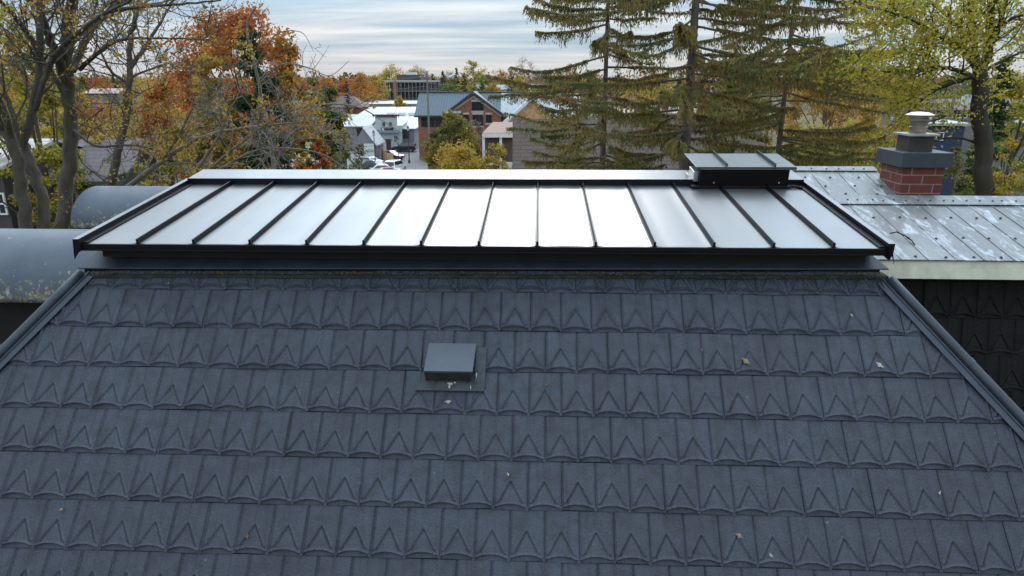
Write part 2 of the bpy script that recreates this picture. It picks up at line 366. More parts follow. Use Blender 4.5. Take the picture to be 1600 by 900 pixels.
# -- ledge above the shingles, sloping flashing, kerb wall
def capn(px): return M(muv(px, 430)[0], captop(muv(px, 430)[0]), 0)
L0, L1 = capn(120), capn(1385); Ld = (L1 - L0).normalized(); Lb = Vector((-Ld.y, Ld.x, 0)).normalized(); UPZ = Vector((0, 0, 1))
LL = (L1 - L0).length
mb = MB(); mb.obox(L0 - Lb * .035 - UPZ * .012, Ld * LL, Lb * .13, UPZ * .024); mb.build('ledge_strip', simple('mossy_strip', (.028, .030, .026), .85, 0, .5, 9, .3, .3), house)
f0 = L0 + Lb * .02 + UPZ * .058 - Ld * .0; f1 = L1 + Lb * .02 + UPZ * .058 + Ld * .02
g0 = L0 + Lb * .20 + UPZ * .175 + Ld * .10; g1 = L1 + Lb * .20 + UPZ * .175 - Ld * .10
mb = MB(); mb.prism([f0, f1, g1, g0], Vector((0, .004, -.012)))
mb.obox(f0 - UPZ * .010 , f1 - f0, Lb * .01, UPZ * .010); mb.build('sloping_flashing', m_flash, house, .003)
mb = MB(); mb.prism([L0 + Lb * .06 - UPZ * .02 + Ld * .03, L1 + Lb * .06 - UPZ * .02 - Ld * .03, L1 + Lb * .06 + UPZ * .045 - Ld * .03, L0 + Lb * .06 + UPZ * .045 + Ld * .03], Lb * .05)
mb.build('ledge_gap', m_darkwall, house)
ktop = -.055
k0, k1 = D(-.90, .085, ktop), D(12.72, .085, ktop)
mb = MB(); zb = min(g0.z, g1.z) - .03
mb.prism([Vector((k0.x, k0.y, zb)), Vector((k1.x, k1.y, zb)), k1, k0], DA * 1.6 * 1.0)
mb.build('kerb_wall', m_darkwall, house)
# -- standing seam top
deck = MB(); UL, UR = -1.0, 12.86
deck.prism([D(UL, 0, -.006), D(UR, 0, -.006), D(UR, 1, -.006), D(UL, 1, -.006)], -DN * .03)
deck = deck.build('metal_roof', m_deck, house)
uu = [UL] + list(range(13)) + [UR]
panels = MB()
rs = random.Random(5)
for i in range(len(uu) - 1):
    a, b = uu[i], uu[i + 1]
    # each pan is faintly dished with a small upstand crease next to its seams
    nu = 8; nv = 10; base = len(panels.v); amp = rs.uniform(-.002, .003)
    for q in range(nv + 1):
        for r_ in range(nu + 1):
            s_ = r_ / nu; hh = amp * math.sin(math.pi * s_) * (1 + .5 * math.sin(q * .8 + i)) + (.006 if r_ in (0, nu) else 0)
            panels.v.append(tuple(D(a + .02 + (b - a - .04) * s_, q / nv, hh)))
    for q in range(nv):
        for r_ in range(nu):
            x = base + q * (nu + 1) + r_; panels.f.append((x, x + 1, x + nu + 2, x + nu + 1))
panels.build('pan', m_deck, deck, smooth=True)
for u in range(13):
    mb = MB(); hw = .004
    mb.prism([D(u, 0, 0) - DR * hw, D(u, 0, 0) + DR * hw, D(u, 0, .044) + DR * .002, D(u, 0, .046) - DR * .002], DA * (DL * 1.0))
    mb.obox(D(u, 0, 0.001) - DR * .02, DR * .04, DA * DL, DN * .006)
    mb.obox(D(u, 0, -.004) - DR * .010 - DA * .004, DR * .02, DA * .012, DN * .046)
    mb.build('seam', m_trim, deck, .0015)
mb = MB(); mb.obox(D(UL, 0, -.042) - DA * .016, DR * ((UR - UL) * DW), DA * .014, DN * .043)
mb.obox(D(UL, 0, -.052) - DA * .030, DR * ((UR - UL) * DW), DA * .02, DN * .010)
mb.build('eave_trim', m_trim, deck, .002)
# rakes: raised box trims
for u, sg in ((UL, -1), (UR, 1)):
    mb = MB(); w = .045
    a = D(u, 0, 0) - DA * .035
    if sg < 0: a = a - DR * w
    mb.prism([a - DN * .09 + DR * (sg * .03), a + DR * w - DN * .05, a + DR * w + DN * .048, a + DN * .048], DA * (DL + .10))
    # the folded tail that droops at the front corner
    c_ = D(u, 0, 0) - DA * .040 + (DR * (-.045) if sg < 0 else DR * 0)
    mb.prism([c_ + DN * .050 , c_ + DR * .047 + DN * .050, c_ + DR * .047 - DN * .03 , c_ + DR * (-.03 if sg < 0 else .075) - DN * .125], DA * .01)
    mb.build('rake_trim', m_trim, deck, .002)
    MB().obox(a + DN * .0485 - DR * .001, DR * (w + .002), DA * (DL + .10), DN * .003).build('rake_top_sheen', m_deck, deck)  # added sheet of brighter metal, gives the rake tops their sky sheen
    mb = MB(); mb.obox(D(u, 0, .008) - (DR * .05 if sg > 0 else DR * 0), DR * .05, DA * DL, DN * .005); mb.build('rake_cleat', m_trim, deck)
# ridge cap
mb = MB(); p0 = D(UL - .02, 1, 0); ln = DR * ((UR - UL + .04) * DW)
mb.prism([p0, p0 + DN * .062, p0 + DA * .37 + DN * .072, p0 + DA * .37 - DN * .1], ln); mb.build('ridge_cap', m_deck, deck, .003)
mb = MB(); mb.obox(p0 - DA * .006 + DN * .0, ln, DA * .004, DN * .066); mb.build('ridge_face', m_trim, deck)
# -- hatch on the deck
def duv(px, py, h=0.0):
    p = hit(px, py, DT + DN * h, DN) - (DT + DN * h); return p.dot(DR) / DW, p.dot(DA) / DL
HH = .205
ua, va = duv(1092, 294); ub, _ = duv(1232, 296)
la, lva = duv(1088, 261, HH); lb, _ = duv(1245, 261, HH); _, lvb = duv(1110, 240, HH)
hatch = MB()
P = [D(ua, va, 0), D(ub, va, 0), D(ub, lvb - .04, 0), D(ua, lvb - .04, 0)]
hatch.prism(P, DN * (HH - .01)); hatch = hatch.build('roof_hatch', simple('dark_brown_steel', (.004, .0036, .003), .6, 0, .4, 6, .12), deck)
mb = MB(); mb.prism([D(la, lva, HH - .012), D(lb, lva, HH - .012), D(lb, lvb, HH - .012), D(la, lvb, HH - .012)], DN * .014)
mb.prism([D(la, lva, HH - .03) , D(lb, lva, HH - .03), D(lb, lva, HH - .012), D(la, lva, HH - .012)], DA * .012)
lid = mb.build('hatch_lid', simple('blue_grey_steel', (.075, .092, .10), .36, .3, .12, 3, .7), hatch, .002)
for px0 in (1134, 1209):
    us, _ = duv(px0, 259, HH)
    mb = MB(); mb.obox(D(us, lva, HH) - DR * .005, DR * .010, DA * ((lvb - lva) * DL + .02), DN * .036); mb.build('lid_seam', m_trim, hatch)
mb = MB()
mb.obox(D(ua - .17, va - .012, .006), DR * ((ub - ua + .2) * DW), DA * .05, DN * .022)
mb.tube([D(ub, va + .005, .02), D(ub + .18, va + .004, .020), D(ub + .26, va - .002, .012), D(ub + .28, va - .02, .010)], .016, 6)
mb.obox(D(ua - .17, va - .01, .006), DR * .05, DA * .55, DN * .02); mb.build('hatch_flashing', m_trim, hatch, .002)
m_zinc = simple('zinc', (.6, .6, .6), .35, .8)
for px0 in (1111, 1211):
    us, _ = duv(px0, 282, .05); MB().tube([D(us, va, .06), D(us, va, .06) - DA * .006], .008, 8).build('screw_head', m_zinc, hatch)
mb = MB(); mb.obox(D(ua - .10, va + .04, .05), DR * .08, DA * .25, DN * .10); mb.obox(D(ua - .14, va + .14, .02), DR * .06, DA * .2, DN * .05)
mb.build('hatch_hinge', simple('galvanised', (.5, .5, .52), .35, .8), hatch, .004)
# -- small box vent on the slope
u0, v0 = muv(671, 540); u1, _ = muv(745, 541); _, v1 = muv(705, 604)
vf = v1 - .12
vent = MB(); vent.prism([M(u0 + .05, v0, .0), M(u0 - .02, vf, .0), M(u0 - .02, vf - .12, .12), M(u0 + .05, v0, .03)], (M(u1 - .05, v0) - M(u0 + .05, v0)))
vent = vent.build('roof_vent', simple('vent_box', (.030, .031, .028), .8, 0, .5, 14), house)
mb = MB(); a, b, c_, d_ = M(u0, v0 - .02, .035), M(u1, v0 - .02, .035), M(u1 - .03, vf - .10, .135), M(u0 - .02, vf - .10, .135)
mb.prism([a, b, c_, d_], MN * .006); mb.prism([d_, c_, c_ + MD * .008 - MN * .012, d_ + MD * .008 - MN * .012], -MD * .006)
mb.build('vent_lid', simple('vent_lid_paint', (.050, .066, .088), .45, 0, .12, 8, .5, .1), vent, .002)
uF0, vF0 = muv(651, 599); uF1, vF1 = muv(757, 613)
mb = MB(); mb.prism([M(uF0, vF0, .020), M(uF1, vF0, .020), M(uF1, vF1, .024), M(uF0, vF1, .024)], MN * .005)
ur0, _ = muv(744, 560)
mb.prism([M(ur0, v0 + .05, .020), M(uF1 + .02, v0 + .05, .020), M(uF1, vF0, .022), M(ur0, vF0, .022)], MN * .004)
mb.build('vent_flashing', simple('mossy_flashing', (.045, .055, .058), .7, 0, .4, 9, .4, .2), vent)
m_lich = simple('pale_lichen', (.40, .38, .33), .9, 0, .3, 40)
for px0, py0, w, h_ in ((704, 602, .05, .03), (703, 606, .02, .05), (693, 592, .05, .015), (711, 600, .025, .02), (745, 588, .012, .05), (736, 607, .01, .04)):
    uq, vq = muv(px0, py0); k_ = []
    for q in range(9):
        a_ = q * math.tau / 9; rr = rs.uniform(.5, 1.1); k_.append(M(uq, vq, .032) + MR * math.cos(a_) * w * rr * .5 + MD * math.sin(a_) * h_ * rr * .5)
    MB().prism(k_, MN * .002).build('lichen_patch', m_lich, vent)
# -- curved roofs on the left
m_barrel = None
def barrel_mat():
    m, nd, lk, p = mat_new('weathered_grey_sheet')
    n_ = noise_tex(nd, lk, 1.6, 6, .6); n2_ = noise_tex(nd, lk, 16, 4, .7); n3_ = noise_tex(nd, lk, 2.6, 3, .5)
    col = ramp(nd, lk, n_, [(.3, (.060, .078, .105)), (.72, (.115, .135, .165))])
    # lichen gathers on the low front edge
    t = nd.new('ShaderNodeTexCoord'); s = nd.new('ShaderNodeSeparateXYZ'); lk.new(t.outputs['Object'], s.inputs[0])
    mr = nd.new('ShaderNodeMapRange'); lk.new(s.outputs[2], mr.inputs[0]); mr.inputs[1].default_value = 11.0 + .34; mr.inputs[2].default_value = 11.0 - .02; mr.inputs[3].default_value = 0; mr.inputs[4].default_value = .20
    ad = nd.new('ShaderNodeMath'); ad.operation = 'ADD'; lk.new(n2_, ad.inputs[0]); lk.new(mr.outputs[0], ad.inputs[1])
    msk = ramp(nd, lk, ad.outputs[0], [(.655, (0, 0, 0)), (.71, (1, 1, 1))])
    lich = ramp(nd, lk, noise_tex(nd, lk, 30, 2), [(.45, (.17, .15, .09)), (.6, (.36, .36, .30))])
    col = mixc(nd, lk, msk, col, lich)
    lk.new(col, p.inputs['Base Color']); p.inputs['Roughness'].default_value = .5
    lk.new(bump(nd, lk, noise_tex(nd, lk, 60, 3), .25, .004), p.inputs['Normal']); return m
m_barrel = barrel_mat()
def barrel(xa, xb, y0, z0, r, skew):
    n = 18; mb = MB(); yc = y0 + r; base = len(mb.v); nx = 6
    prof = [(y0 - .0, z0 - .05)] + [(yc - r * math.cos(a), z0 + r * math.sin(a)) for a in np.linspace(0, math.pi / 2, n)] + [(yc + 1.2, z0 + r - .30)]
    for q in range(nx + 1):
        f_ = q / nx
        for (y, z) in prof:
            x = (xa + skew * (y - y0)) * (1 - f_) + xb * f_
            mb.v.append((x, y - .04 * (x + 4), z))
    k = len(prof)
    for q in range(nx):
        for i in range(k - 1): mb.f.append((base + q * k + i, base + q * k + i + 1, base + (q + 1) * k + i + 1, base + (q + 1) * k + i))
    mb.f.append(tuple(base + i for i in range(k)))
    o = mb.build('curved_roof', m_barrel, house, smooth=True)
    s = o.modifiers.new('thick', 'SOLIDIFY'); s.thickness = .012; s.offset = 0
    mb = MB(); mb.box(xa + .12, xb, y0 + .30, y0 + 2.2, 5, z0 - .02); mb.build('wing_wall', m_darkwall, house)
barrel(-9.5, -3.45, 6.22, H - 2.0, .55, 0.0)
barrel(-6.30, -4.2, 9.5, H - 2.0, .50, .30)
# -- sheet metal roof and cream fascia on the right
def galv():
    m, nd, lk, p = mat_new('oxidised_galvanised_sheet')
    n_ = noise_tex(nd, lk, 4.2, 10, .78, (2.0, .6, 1), dist=.7); n2_ = noise_tex(nd, lk, 1.2, 5, .6, (1.5, .5, 1))
    col = ramp(nd, lk, n2_, [(.35, (.11, .118, .125)), (.7, (.20, .205, .21))])
    col = mixc(nd, lk, ramp(nd, lk, n_, [(.51, (0, 0, 0)), (.62, (1, 1, 1))]), col, (.44, .47, .51))
    lk.new(col, p.inputs['Base Color']); p.inputs['Metallic'].default_value = .25
    lk.new(ramp(nd, lk, n_, [(.45, (.42,) * 3), (.65, (.7,) * 3)]), p.inputs['Roughness'])
    lk.new(bump(nd, lk, noise_tex(nd, lk, 14, 5), .3, .006), p.inputs['Normal']); return m
m_galv = galv()
a24 = R(2.4); BXv = Vector((math.cos(a24), -math.sin(a24), 0)); BYv = Vector((math.sin(a24), math.cos(a24), 0))
def B(x, y, z): return BXv * x + BYv * y + Vector((0, 0, H + z))
# B frame here has its y measured along BYv from the camera
ye, ze, yr, zr = 5.74, -1.455, 7.09, -1.14
m_screw = simple('dark_screw', (.05, .05, .055), .6)
def sheet_roof(name, x0, x1, ya, za, yb, zb_, seams_dx, lap):
    mb = MB(); d1 = (B(0, yb, zb_) - B(0, ya, za)); n_ = BXv.cross(d1).normalized()
    mb.prism([B(x0, ya, za), B(x1, ya, za), B(x1, yb, zb_), B(x0, yb, zb_)], -n_ * .012)
    o = mb.build(name, m_galv, house)
    sm = MB(); x = x0 + .12
    while x < x1 - .05:
        sm.obox(B(x + rs.uniform(-.01, .01), ya, za) + n_ * .001, BXv * .008, d1 + BXv * rs.uniform(-.01, .01), n_ * .0045); x += seams_dx
    sm.build('sheet_lap', m_galv, o)
    x = x0 + .15; k = 0
    while x < x1 - .05:
        for f_ in ((.03, .62, .90) if k % 2 else (.30, .90)):
            c = B(x + rs.uniform(-.02, .02), ya, za) + d1 * (f_ + rs.uniform(-.012, .012)) + n_ * .004; MB().tube([c, c + n_ * (.022 if f_ > .85 else .010)], [.014, .008], 6).build('screw_head', m_screw, o)
        x += seams_dx / 2; k += 1
    cap = MB(); cap.prism([B(x0, 0, 0) + BYv * (ya + (yb - ya) * .84) + UPZ * (za + (zb_ - za) * .84) + n_ * .010, B(x1, 0, 0) + BYv * (ya + (yb - ya) * .84) + UPZ * (za + (zb_ - za) * .84) + n_ * .010,
               B(x1, yb, zb_) + n_ * .012, B(x0, yb, zb_) + n_ * .012], n_ * .006)
    cap.build('ridge_flashing', m_galv, o)
    return o
def bxx(px, py, Yb):
    d = ray(px, py); t = Yb / d.dot(BYv); return (d * t).dot(BXv)
xr0 = bxx(1389, 405, ye); 
sr = sheet_roof('sheet_roof', xr0 - .5, 5.25, ye, ze, yr, zr, .235, 0)
# other side of that ridge, and the higher rear roof behind it
sheet_roof('sheet_roof', 2.0, bxx(1360, 285, 8.0), 7.25, -1.15, 7.98, -.955, .30, 0)
mb = MB(); mb.prism([B(xr0 - .5, yr, zr), B(5.25, yr, zr), B(5.25, 9.6, -1.9), B(xr0 - .5, 9.6, -1.9)], Vector((0, 0, -.02))); mb.build('sheet_roof_back', m_galv, house)
m_cream = simple('weathered_cream_paint', (.72, .70, .56), .75, 0, .18, 7, .3, .2)
mb = MB(); mb.obox(B(xr0 - .15, ye + .02, ze - .175), BXv * (5.3 - xr0), BYv * .03, UPZ * .158)
fas = mb.build('fascia_board', m_cream, house, .003)
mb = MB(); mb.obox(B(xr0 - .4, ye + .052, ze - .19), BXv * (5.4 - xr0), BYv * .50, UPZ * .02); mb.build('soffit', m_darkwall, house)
mb = MB(); mb.prism([B(5.2, ye, ze - .19), B(5.2, ye, ze - .01), B(5.2, yr, zr - .02), B(5.2, yr + 2.5, zr - .75), B(5.2, yr + 2.5, -1.95)], BXv * .03); mb.build('rake_board', m_cream, house)
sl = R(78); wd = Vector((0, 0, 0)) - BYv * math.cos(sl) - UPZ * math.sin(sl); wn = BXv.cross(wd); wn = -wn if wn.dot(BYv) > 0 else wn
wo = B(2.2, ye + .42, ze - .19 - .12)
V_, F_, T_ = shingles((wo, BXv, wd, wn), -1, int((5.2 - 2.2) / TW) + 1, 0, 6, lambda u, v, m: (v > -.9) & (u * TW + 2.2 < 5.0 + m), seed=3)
add_tone(np_obj('shingled_wall', V_, F_, m_shaded_sh, house, True), T_)
mb = MB(); mb.box(2.3, 4.95, 6.35, 9.5, 4.5, H + ze - .22, Matrix.Rotation(-a24, 4, 'Z')); mb.build('wing_wall', m_darkwall, house)
# bent wire lying over the sheet roof belongs to it
pw = [hit(px_, py_, B(0, ye, ze), BXv.cross(B(0, yr, zr) - B(0, ye, ze)).normalized()) + UPZ * h_ for px_, py_, h_ in ((1390, 368, .02), (1400, 371, .05), (1413, 375, .04), (1424, 379, .02), (1429, 384, .01))]
mb = MB(); mb.tube(pw, .006, 6); mb.build('loose_wire', m_darkwall, sr)
# -- chimney
m_brick = bricks('red_chimney_brick', (.115, .024, .017), (.155, .038, .026), (.24, .17, .14), 1.0, .235, .0935, .014)
yc0 = 7.22
xc0, xc1 = bxx(1406, 300, yc0), bxx(1470, 300, yc0)
zt = (ray(1440, 259) * (yc0 / ray(1440, 259).dot(BYv))).z
ch_e = MB()
Mch = Matrix.Translation(B((xc0 + xc1) / 2, yc0 + .24, 0)) @ Matrix.Rotation(-a24 * 1.0, 4, 'Z')
hw_ = (xc1 - xc0) / 2
che = empty('chimney', Mch.to_translation(), rz=-a24); che.parent = house; che.location = house.matrix_basis.inverted() @ Mch.to_translation()
ch_m = MB(); ch_m.box(-hw_, hw_, -.24, .24, -2.0, zt, Mch); ch_m.build('brick_stack', m_brick, che, .004)
zc1 = (ray(1440, 239) * ((yc0 - .05) / ray(1440, 239).dot(BYv))).z
ov = .045
mb = MB(); mb.box(-hw_ - .045, hw_ + ov, -.24 - ov, .24 + ov, zt - .015, zc1, Mch); mb.build('chimney_cap', simple('slate_blue_steel', (.030, .038, .050), .45, 0, .2, 5, .5), che, .004)
zc2 = zc1 + .155
mb = MB(); mb.box(-.135, .11, -.13, .13, zc1 - .002, zc2, Mch); fb = mb.build('flue_base', simple('weathered_flue_box', (.035, .032, .027), .6, .2, .4, 12), che, .003)
mb = MB(); mb.box(-.17, .145, -.165, .165, zc2, zc2 + .022, Mch); mb.build('flue_plate', simple('dull_zinc', (.33, .32, .30), .45, .6, .3, 9), fb, .002)
mt = Mch @ Vector((-.005, 0, zc2 + .02))
steel = simple('stained_stainless', (.27, .24, .20), .38, .8, .5, 9)
mb = MB(); mb.lathe(mt, [(.082, 0), (.082, .055), (.088, .058), (.088, .068), (.082, .072), (.085, .12), (.098, .125), (.098, .15), (.085, .155), (.085, .175)], 24)
fp = mb.build('flue_pipe', steel, che, smooth=False)
mb = MB(); mb.lathe(mt, [(.09, .172), (.135, .182), (.137, .189), (.08, .212), (.01, .218)], 24); mb.build('flue_cowl', simple('bright_galvanised', (.75, .75, .76), .3, .7), fp)
# -- house body below, for views from the side
mb = MB(); P4 = [M(hipu(hl0, hl1, VB), VB), M(hipu(hr0, hr1, VB), VB)]
zb_ = min(P4[0].z, P4[1].z)
mb.box(P4[0].x + .25, P4[1].x - .25, 3.6, 10.4, 0, zb_ - .02); mb.build('brick_wall', bricks('dark_red_brick', (.13, .04, .03), (.17, .06, .04), (.2, .18, .15)), house)
mb = MB(); mb.box(-4.0, 3.4, 7.3, 10.2, zb_ - .3, H - 1.6); mb.build('attic_core', m_darkwall, house)
# ---------------------------------------------------------------- ground, street, town
def sheet(name, poly, z, mat):
    o = MB().quad(*[(x, y, z) for x, y in poly]).build(name, mat); return tag(o, kind='structure')
m_ground = simple('leafy_ground', (.085, .075, .035), .95, 0, .45, .35, .3, .3)
sheet('ground', [(-3000, -300), (3000, -300), (3000, 4500), (-3000, 4500)], 0, m_ground)
m_asph = simple('worn_asphalt', (.15, .15, .155), .85, 0, .18, .8, .4, .2)
m_conc = simple('pale_concrete', (.33, .32, .30), .85, 0, .15, 1.2, .3, .2)
sheet('road', [(-22.5, 60), (-9.0, 60), (-14.5, 132), (-60, 132), (-60, 146), (60, 146), (60, 132), (-17.5, 132)][:0] or [(-20.5, 55), (-6.5, 55), (-15.8, 131), (-24.5, 131)], .004, m_asph)
sheet('cross_road', [(-70, 128.5), (40, 128.5), (40, 138.2), (-70, 138.2)], .008, m_asph)
sheet('parking_lot', [(-36, 84), (-20.7, 84), (-25.2, 128.3), (-44, 128.3)], .004, m_asph)
def kerb(a, b, w, name='sidewalk'):
    a, b = Vector(a), Vector(b); d = (b - a).normalized(); n = Vector((-d.y, d.x, 0)) * w
    mb = MB(); mb.prism([a, b, b + n, a + n], Vector((0, 0, .13))); return tag(mb.build(name, m_conc, None, .02), kind='structure')
kerb((-6.4, 55, 0), (-15.6, 128, 0), -2.2); kerb((-24.7, 128, 0), (-20.7, 84, 0), -1.3)
kerb((-60, 138.3, 0), (40, 138.3, 0), 1.6)
mb = MB()
for k in range(9):
    f0, f1 = k / 9, (k + .55) / 9
    a = Vector((-13.5, 55, .010)).lerp(Vector((-20.2, 128, .010)), f0); b = Vector((-13.5, 55, .010)).lerp(Vector((-20.2, 128, .010)), f1)
    mb.quad(a, a + Vector((.12, 0, 0)), b + Vector((.12, 0, 0)), b)
tag(mb.build('lane_marking', simple('road_paint', (.7, .65, .35), .8)), kind='structure')
m_win = glass('dark_window_glass'); m_white = simple('white_paint', (.72, .73, .74), .6, 0, .06); m_greytrim = simple('grey_trim', (.2, .21, .22), .6)

def window(parent, Mx, x, z, w, h, y=-.02, frame=None, mull=1, rows=1):
    """opening on a wall whose outside faces local -y at y=0"""
    fr = MB(); t = min(.09, w * .12); d = .06
    fr.box(x - w / 2 - t, x - w / 2, y - d, y, z - h / 2 - t, z + h / 2 + t, Mx); fr.box(x + w / 2, x + w / 2 + t, y - d, y, z - h / 2 - t, z + h / 2 + t, Mx)
    fr.box(x - w / 2, x + w / 2, y - d, y, z + h / 2, z + h / 2 + t, Mx); fr.box(x - w / 2, x + w / 2, y - d, y, z - h / 2 - t, z - h / 2, Mx)
    for k in range(1, mull + 1): xx = x - w / 2 + w * k / (mull + 1); fr.box(xx - .03, xx + .03, y - d + .01, y - .012, z - h / 2, z + h / 2, Mx)
    for k in range(1, rows + 1): zz = z - h / 2 + h * k / (rows + 1); fr.box(x - w / 2, x + w / 2, y - d + .015, y - .014, zz - .03, zz + .03, Mx)
    o = fr.build('window', frame or m_white, parent)
    MB().box(x - w / 2, x + w / 2, y - .010, y + .01, z - h / 2, z + h / 2, Mx).build('pane', m_win, o)
    return o
def frame_of(e): return root_of(e)
def gable_body(e, x0, x1, y0, y1, eave, ridge, wall_m, roof_m, over=.35, axis='x', name_wall='wall', thick=.14, trim=None):
    """ridge along local x (axis x) or local y"""
    Mx = frame_of(e); mb = MB()
    if axis == 'x':
        ym = (y0 + y1) / 2; mb.prism([Mx @ Vector(p) for p in ((x0, y0, 0), (x0, y1, 0), (x0, y1, eave), (x0, ym, ridge - .12), (x0, y0, eave))], Mx.to_3x3() @ Vector((x1 - x0, 0, 0)))
    else:
        xm = (x0 + x1) / 2; mb.prism([Mx @ Vector(p) for p in ((x0, y0, 0), (x1, y0, 0), (x1, y0, eave), (xm, y0, ridge - .12), (x0, y0, eave))], Mx.to_3x3() @ Vector((0, y1 - y0, 0)))
    w = mb.build(name_wall, wall_m, e)
    if axis == 'x':
        ym = (y0 + y1) / 2; sl_ = (ridge - eave) / (ym - y0)
        A = [(x0 - over, y0 - over, eave - sl_ * over + .02), (x0 - over, ym, ridge), (x0 - over, ym, ridge + thick), (x0 - over, y0 - over, eave - sl_ * over + thick + .02)]
        B_ = [(p[0], 2 * ym - p[1], p[2]) for p in A]; off = Vector((x1 - x0 + 2 * over, 0, 0))
    else:
        xm = (x0 + x1) / 2; sl_ = (ridge - eave) / (xm - x0)
        A = [(x0 - over, y0 - over, eave - sl_ * over + .02), (xm, y0 - over, ridge), (xm, y0 - over, ridge + thick), (x0 - over, y0 - over, eave - sl_ * over + thick + .02)]
        B_ = [(2 * xm - p[0], p[1], p[2]) for p in A]; off = Vector((0, y1 - y0 + 2 * over, 0))
    for P in (A, B_):
        r = MB().prism([Mx @ Vector(p) for p in P], Mx.to_3x3() @ off).build('roof_slope', roof_m, e)
        if trim:
            P2 = [Vector(p) for p in P]; 
            tb = MB(); o2 = off.normalized() * .05
            up = Vector((0, 0, .03))
            tb.prism([Mx @ (p - o2 + (up if i > 1 else -up * 4)) for i, p in enumerate(P2)], Mx.to_3x3() @ (o2 * .95)); tb.build('rake_board', trim, e)
    return w
# --- slate-blue roofed brick building with unfinished white part
Yb = 118.0
xb = lambda px, Y, z=8: at(px, 150, Y).x
e = empty('brick_hall', (0, Yb, 0), 'long brick building under a slate blue metal roof with a steep brick gable', 'building', rz=R(-1.0))
m_slate = stripes('slate_blue_seamed_roof', (.070, .105, .130), (.035, .05, .062), .45, 0, .14, .45, .1, .03)
m_slate_y = stripes('slate_blue_seamed_roof_side', (.070, .105, .13), (.035, .05, .062), .45, 1, .14, .45, .1, .03)
m_wrap = stripes('white_roof_membrane', (.38, .40, .43), (.28, .30, .32), 1.0, 0, .05, .6, 0, .01)
m_hallbrick = bricks('orange_red_brick', (.27, .085, .055), (.35, .12, .075), (.30, .24, .20), 1.0, .42, .15, .02)
m_charcoal = simple('charcoal_trim', (.03, .034, .04), .5)
def px2(px, Y): return (px - 800) / F * (Y * math.cos(TH) + (H - 8.5) * math.sin(TH))
def zz(py, Y): return at(800, py, Y).z
ridge = zz(146, Yb + 6) ; eave = zz(178, Yb)
X0, Xm, X1 = px2(652, Yb), px2(782, Yb), px2(905, Yb)
Mx = frame_of(e)
def hall_part(x0, x1, roof_m, nm):
    mb = MB(); mb.prism([Mx @ Vector(p) for p in ((x0, 0, 0), (x0, 12, 0), (x0, 12, eave), (x0, 6, ridge - .2), (x0, 0, eave))], Mx.to_3x3() @ Vector((x1 - x0, 0, 0)))
    mb.build('wall', m_hallbrick, e)
    sl_ = (ridge - eave) / 6
    for sg in (0, 1):
        ff = lambda y: (y if sg == 0 else 12 - y)
        mb = MB(); mb.prism([Mx @ Vector(p) for p in ((x0 - (.5 if x0 == X0 else 0), ff(-.7), eave - .7 * sl_), (x0 - (.5 if x0 == X0 else 0), ff(6), ridge), (x0 - (.5 if x0 == X0 else 0), ff(6), ridge + .16), (x0 - (.5 if x0 == X0 else 0), ff(-.7), eave - .7 * sl_ + .16))], Mx.to_3x3() @ Vector((x1 - x0 + (.5 if x0 == X0 else .4), 0, 0)))
        o = mb.build(nm, roof_m, e)
        if nm != 'roof_slope': o['label'] = 'white membrane not yet clad in metal'
hall_part(X0, Xm, m_slate, 'roof_slope'); hall_part(Xm + .002, X1, m_wrap, 'bare_roof_slope')
mb = MB(); mb.box(X0 - .5, X1 + .4, 5.85, 6.15, ridge + .10, ridge + .30, Mx); mb.build('ridge_cap', m_charcoal, e)
mb = MB(); mb.box(X0 - .5, Xm, -.86, -.70, eave - .52, eave - .24, Mx); mb.build('gutter', m_charcoal, e)
# brick cross gable
gx, gw = px2(740, Yb - 1), px2(783, Yb - 1) - px2(740, Yb - 1)
ga, ge = zz(145, Yb - 1.2), zz(177, Yb - 1.2)
def cross_gable(gx, hw, yf, apex, ev, wall_m, roof_m, trim, over=.5, boards=True):
    mb = MB(); mb.prism([Mx @ Vector(p) for p in ((gx - hw, yf, 0), (gx + hw, yf, 0), (gx + hw, yf, ev), (gx, yf, apex - .15), (gx - hw, yf, ev))], Mx.to_3x3() @ Vector((0, 6.0 - yf, 0))); w_ = mb.build('gable_wall', wall_m, e)
    sl_ = (apex - ev) / hw
    for sg in (-1, 1):
        P = [(gx + sg * (hw + over), yf - over, ev - sl_ * over), (gx, yf - over, apex), (gx, yf - over, apex + .22), (gx + sg * (hw + over), yf - over, ev - sl_ * over + .22)]
        MB().prism([Mx @ Vector(p) for p in P], Mx.to_3x3() @ Vector((0, 6.2 - yf, 0))).build('gable_roof', roof_m, e)
        P = [(gx + sg * (hw + over), yf - over - .05, ev - sl_ * over - .30), (gx, yf - over - .05, apex - .30), (gx, yf - over - .05, apex + .24), (gx + sg * (hw + over), yf - over - .05, ev - sl_ * over + .24)]
        if boards: MB().prism([Mx @ Vector(p) for p in P], Mx.to_3x3() @ Vector((0, .05, 0))).build('barge_board', trim, e)
        P = [(gx + sg * (hw + .05), yf - .06, ev - .55), (gx, yf - .06, apex - .75), (gx, yf - .06, apex - .42), (gx + sg * (hw + .05), yf - .06, ev - .22)]
        if boards: MB().prism([Mx @ Vector(p) for p in P], Mx.to_3x3() @ Vector((0, .05, 0))).build('inner_trim', simple('cream_trim', (.55, .50, .42), .7), e)
    return w_
cross_gable(gx, gw, -1.2, ga, ge, m_hallbrick, m_slate_y, m_charcoal)
MW = Mx @ Matrix.Translation((0, -1.2, 0)); m_stone = simple('pale_stone_trim', (.45, .40, .34), .8)
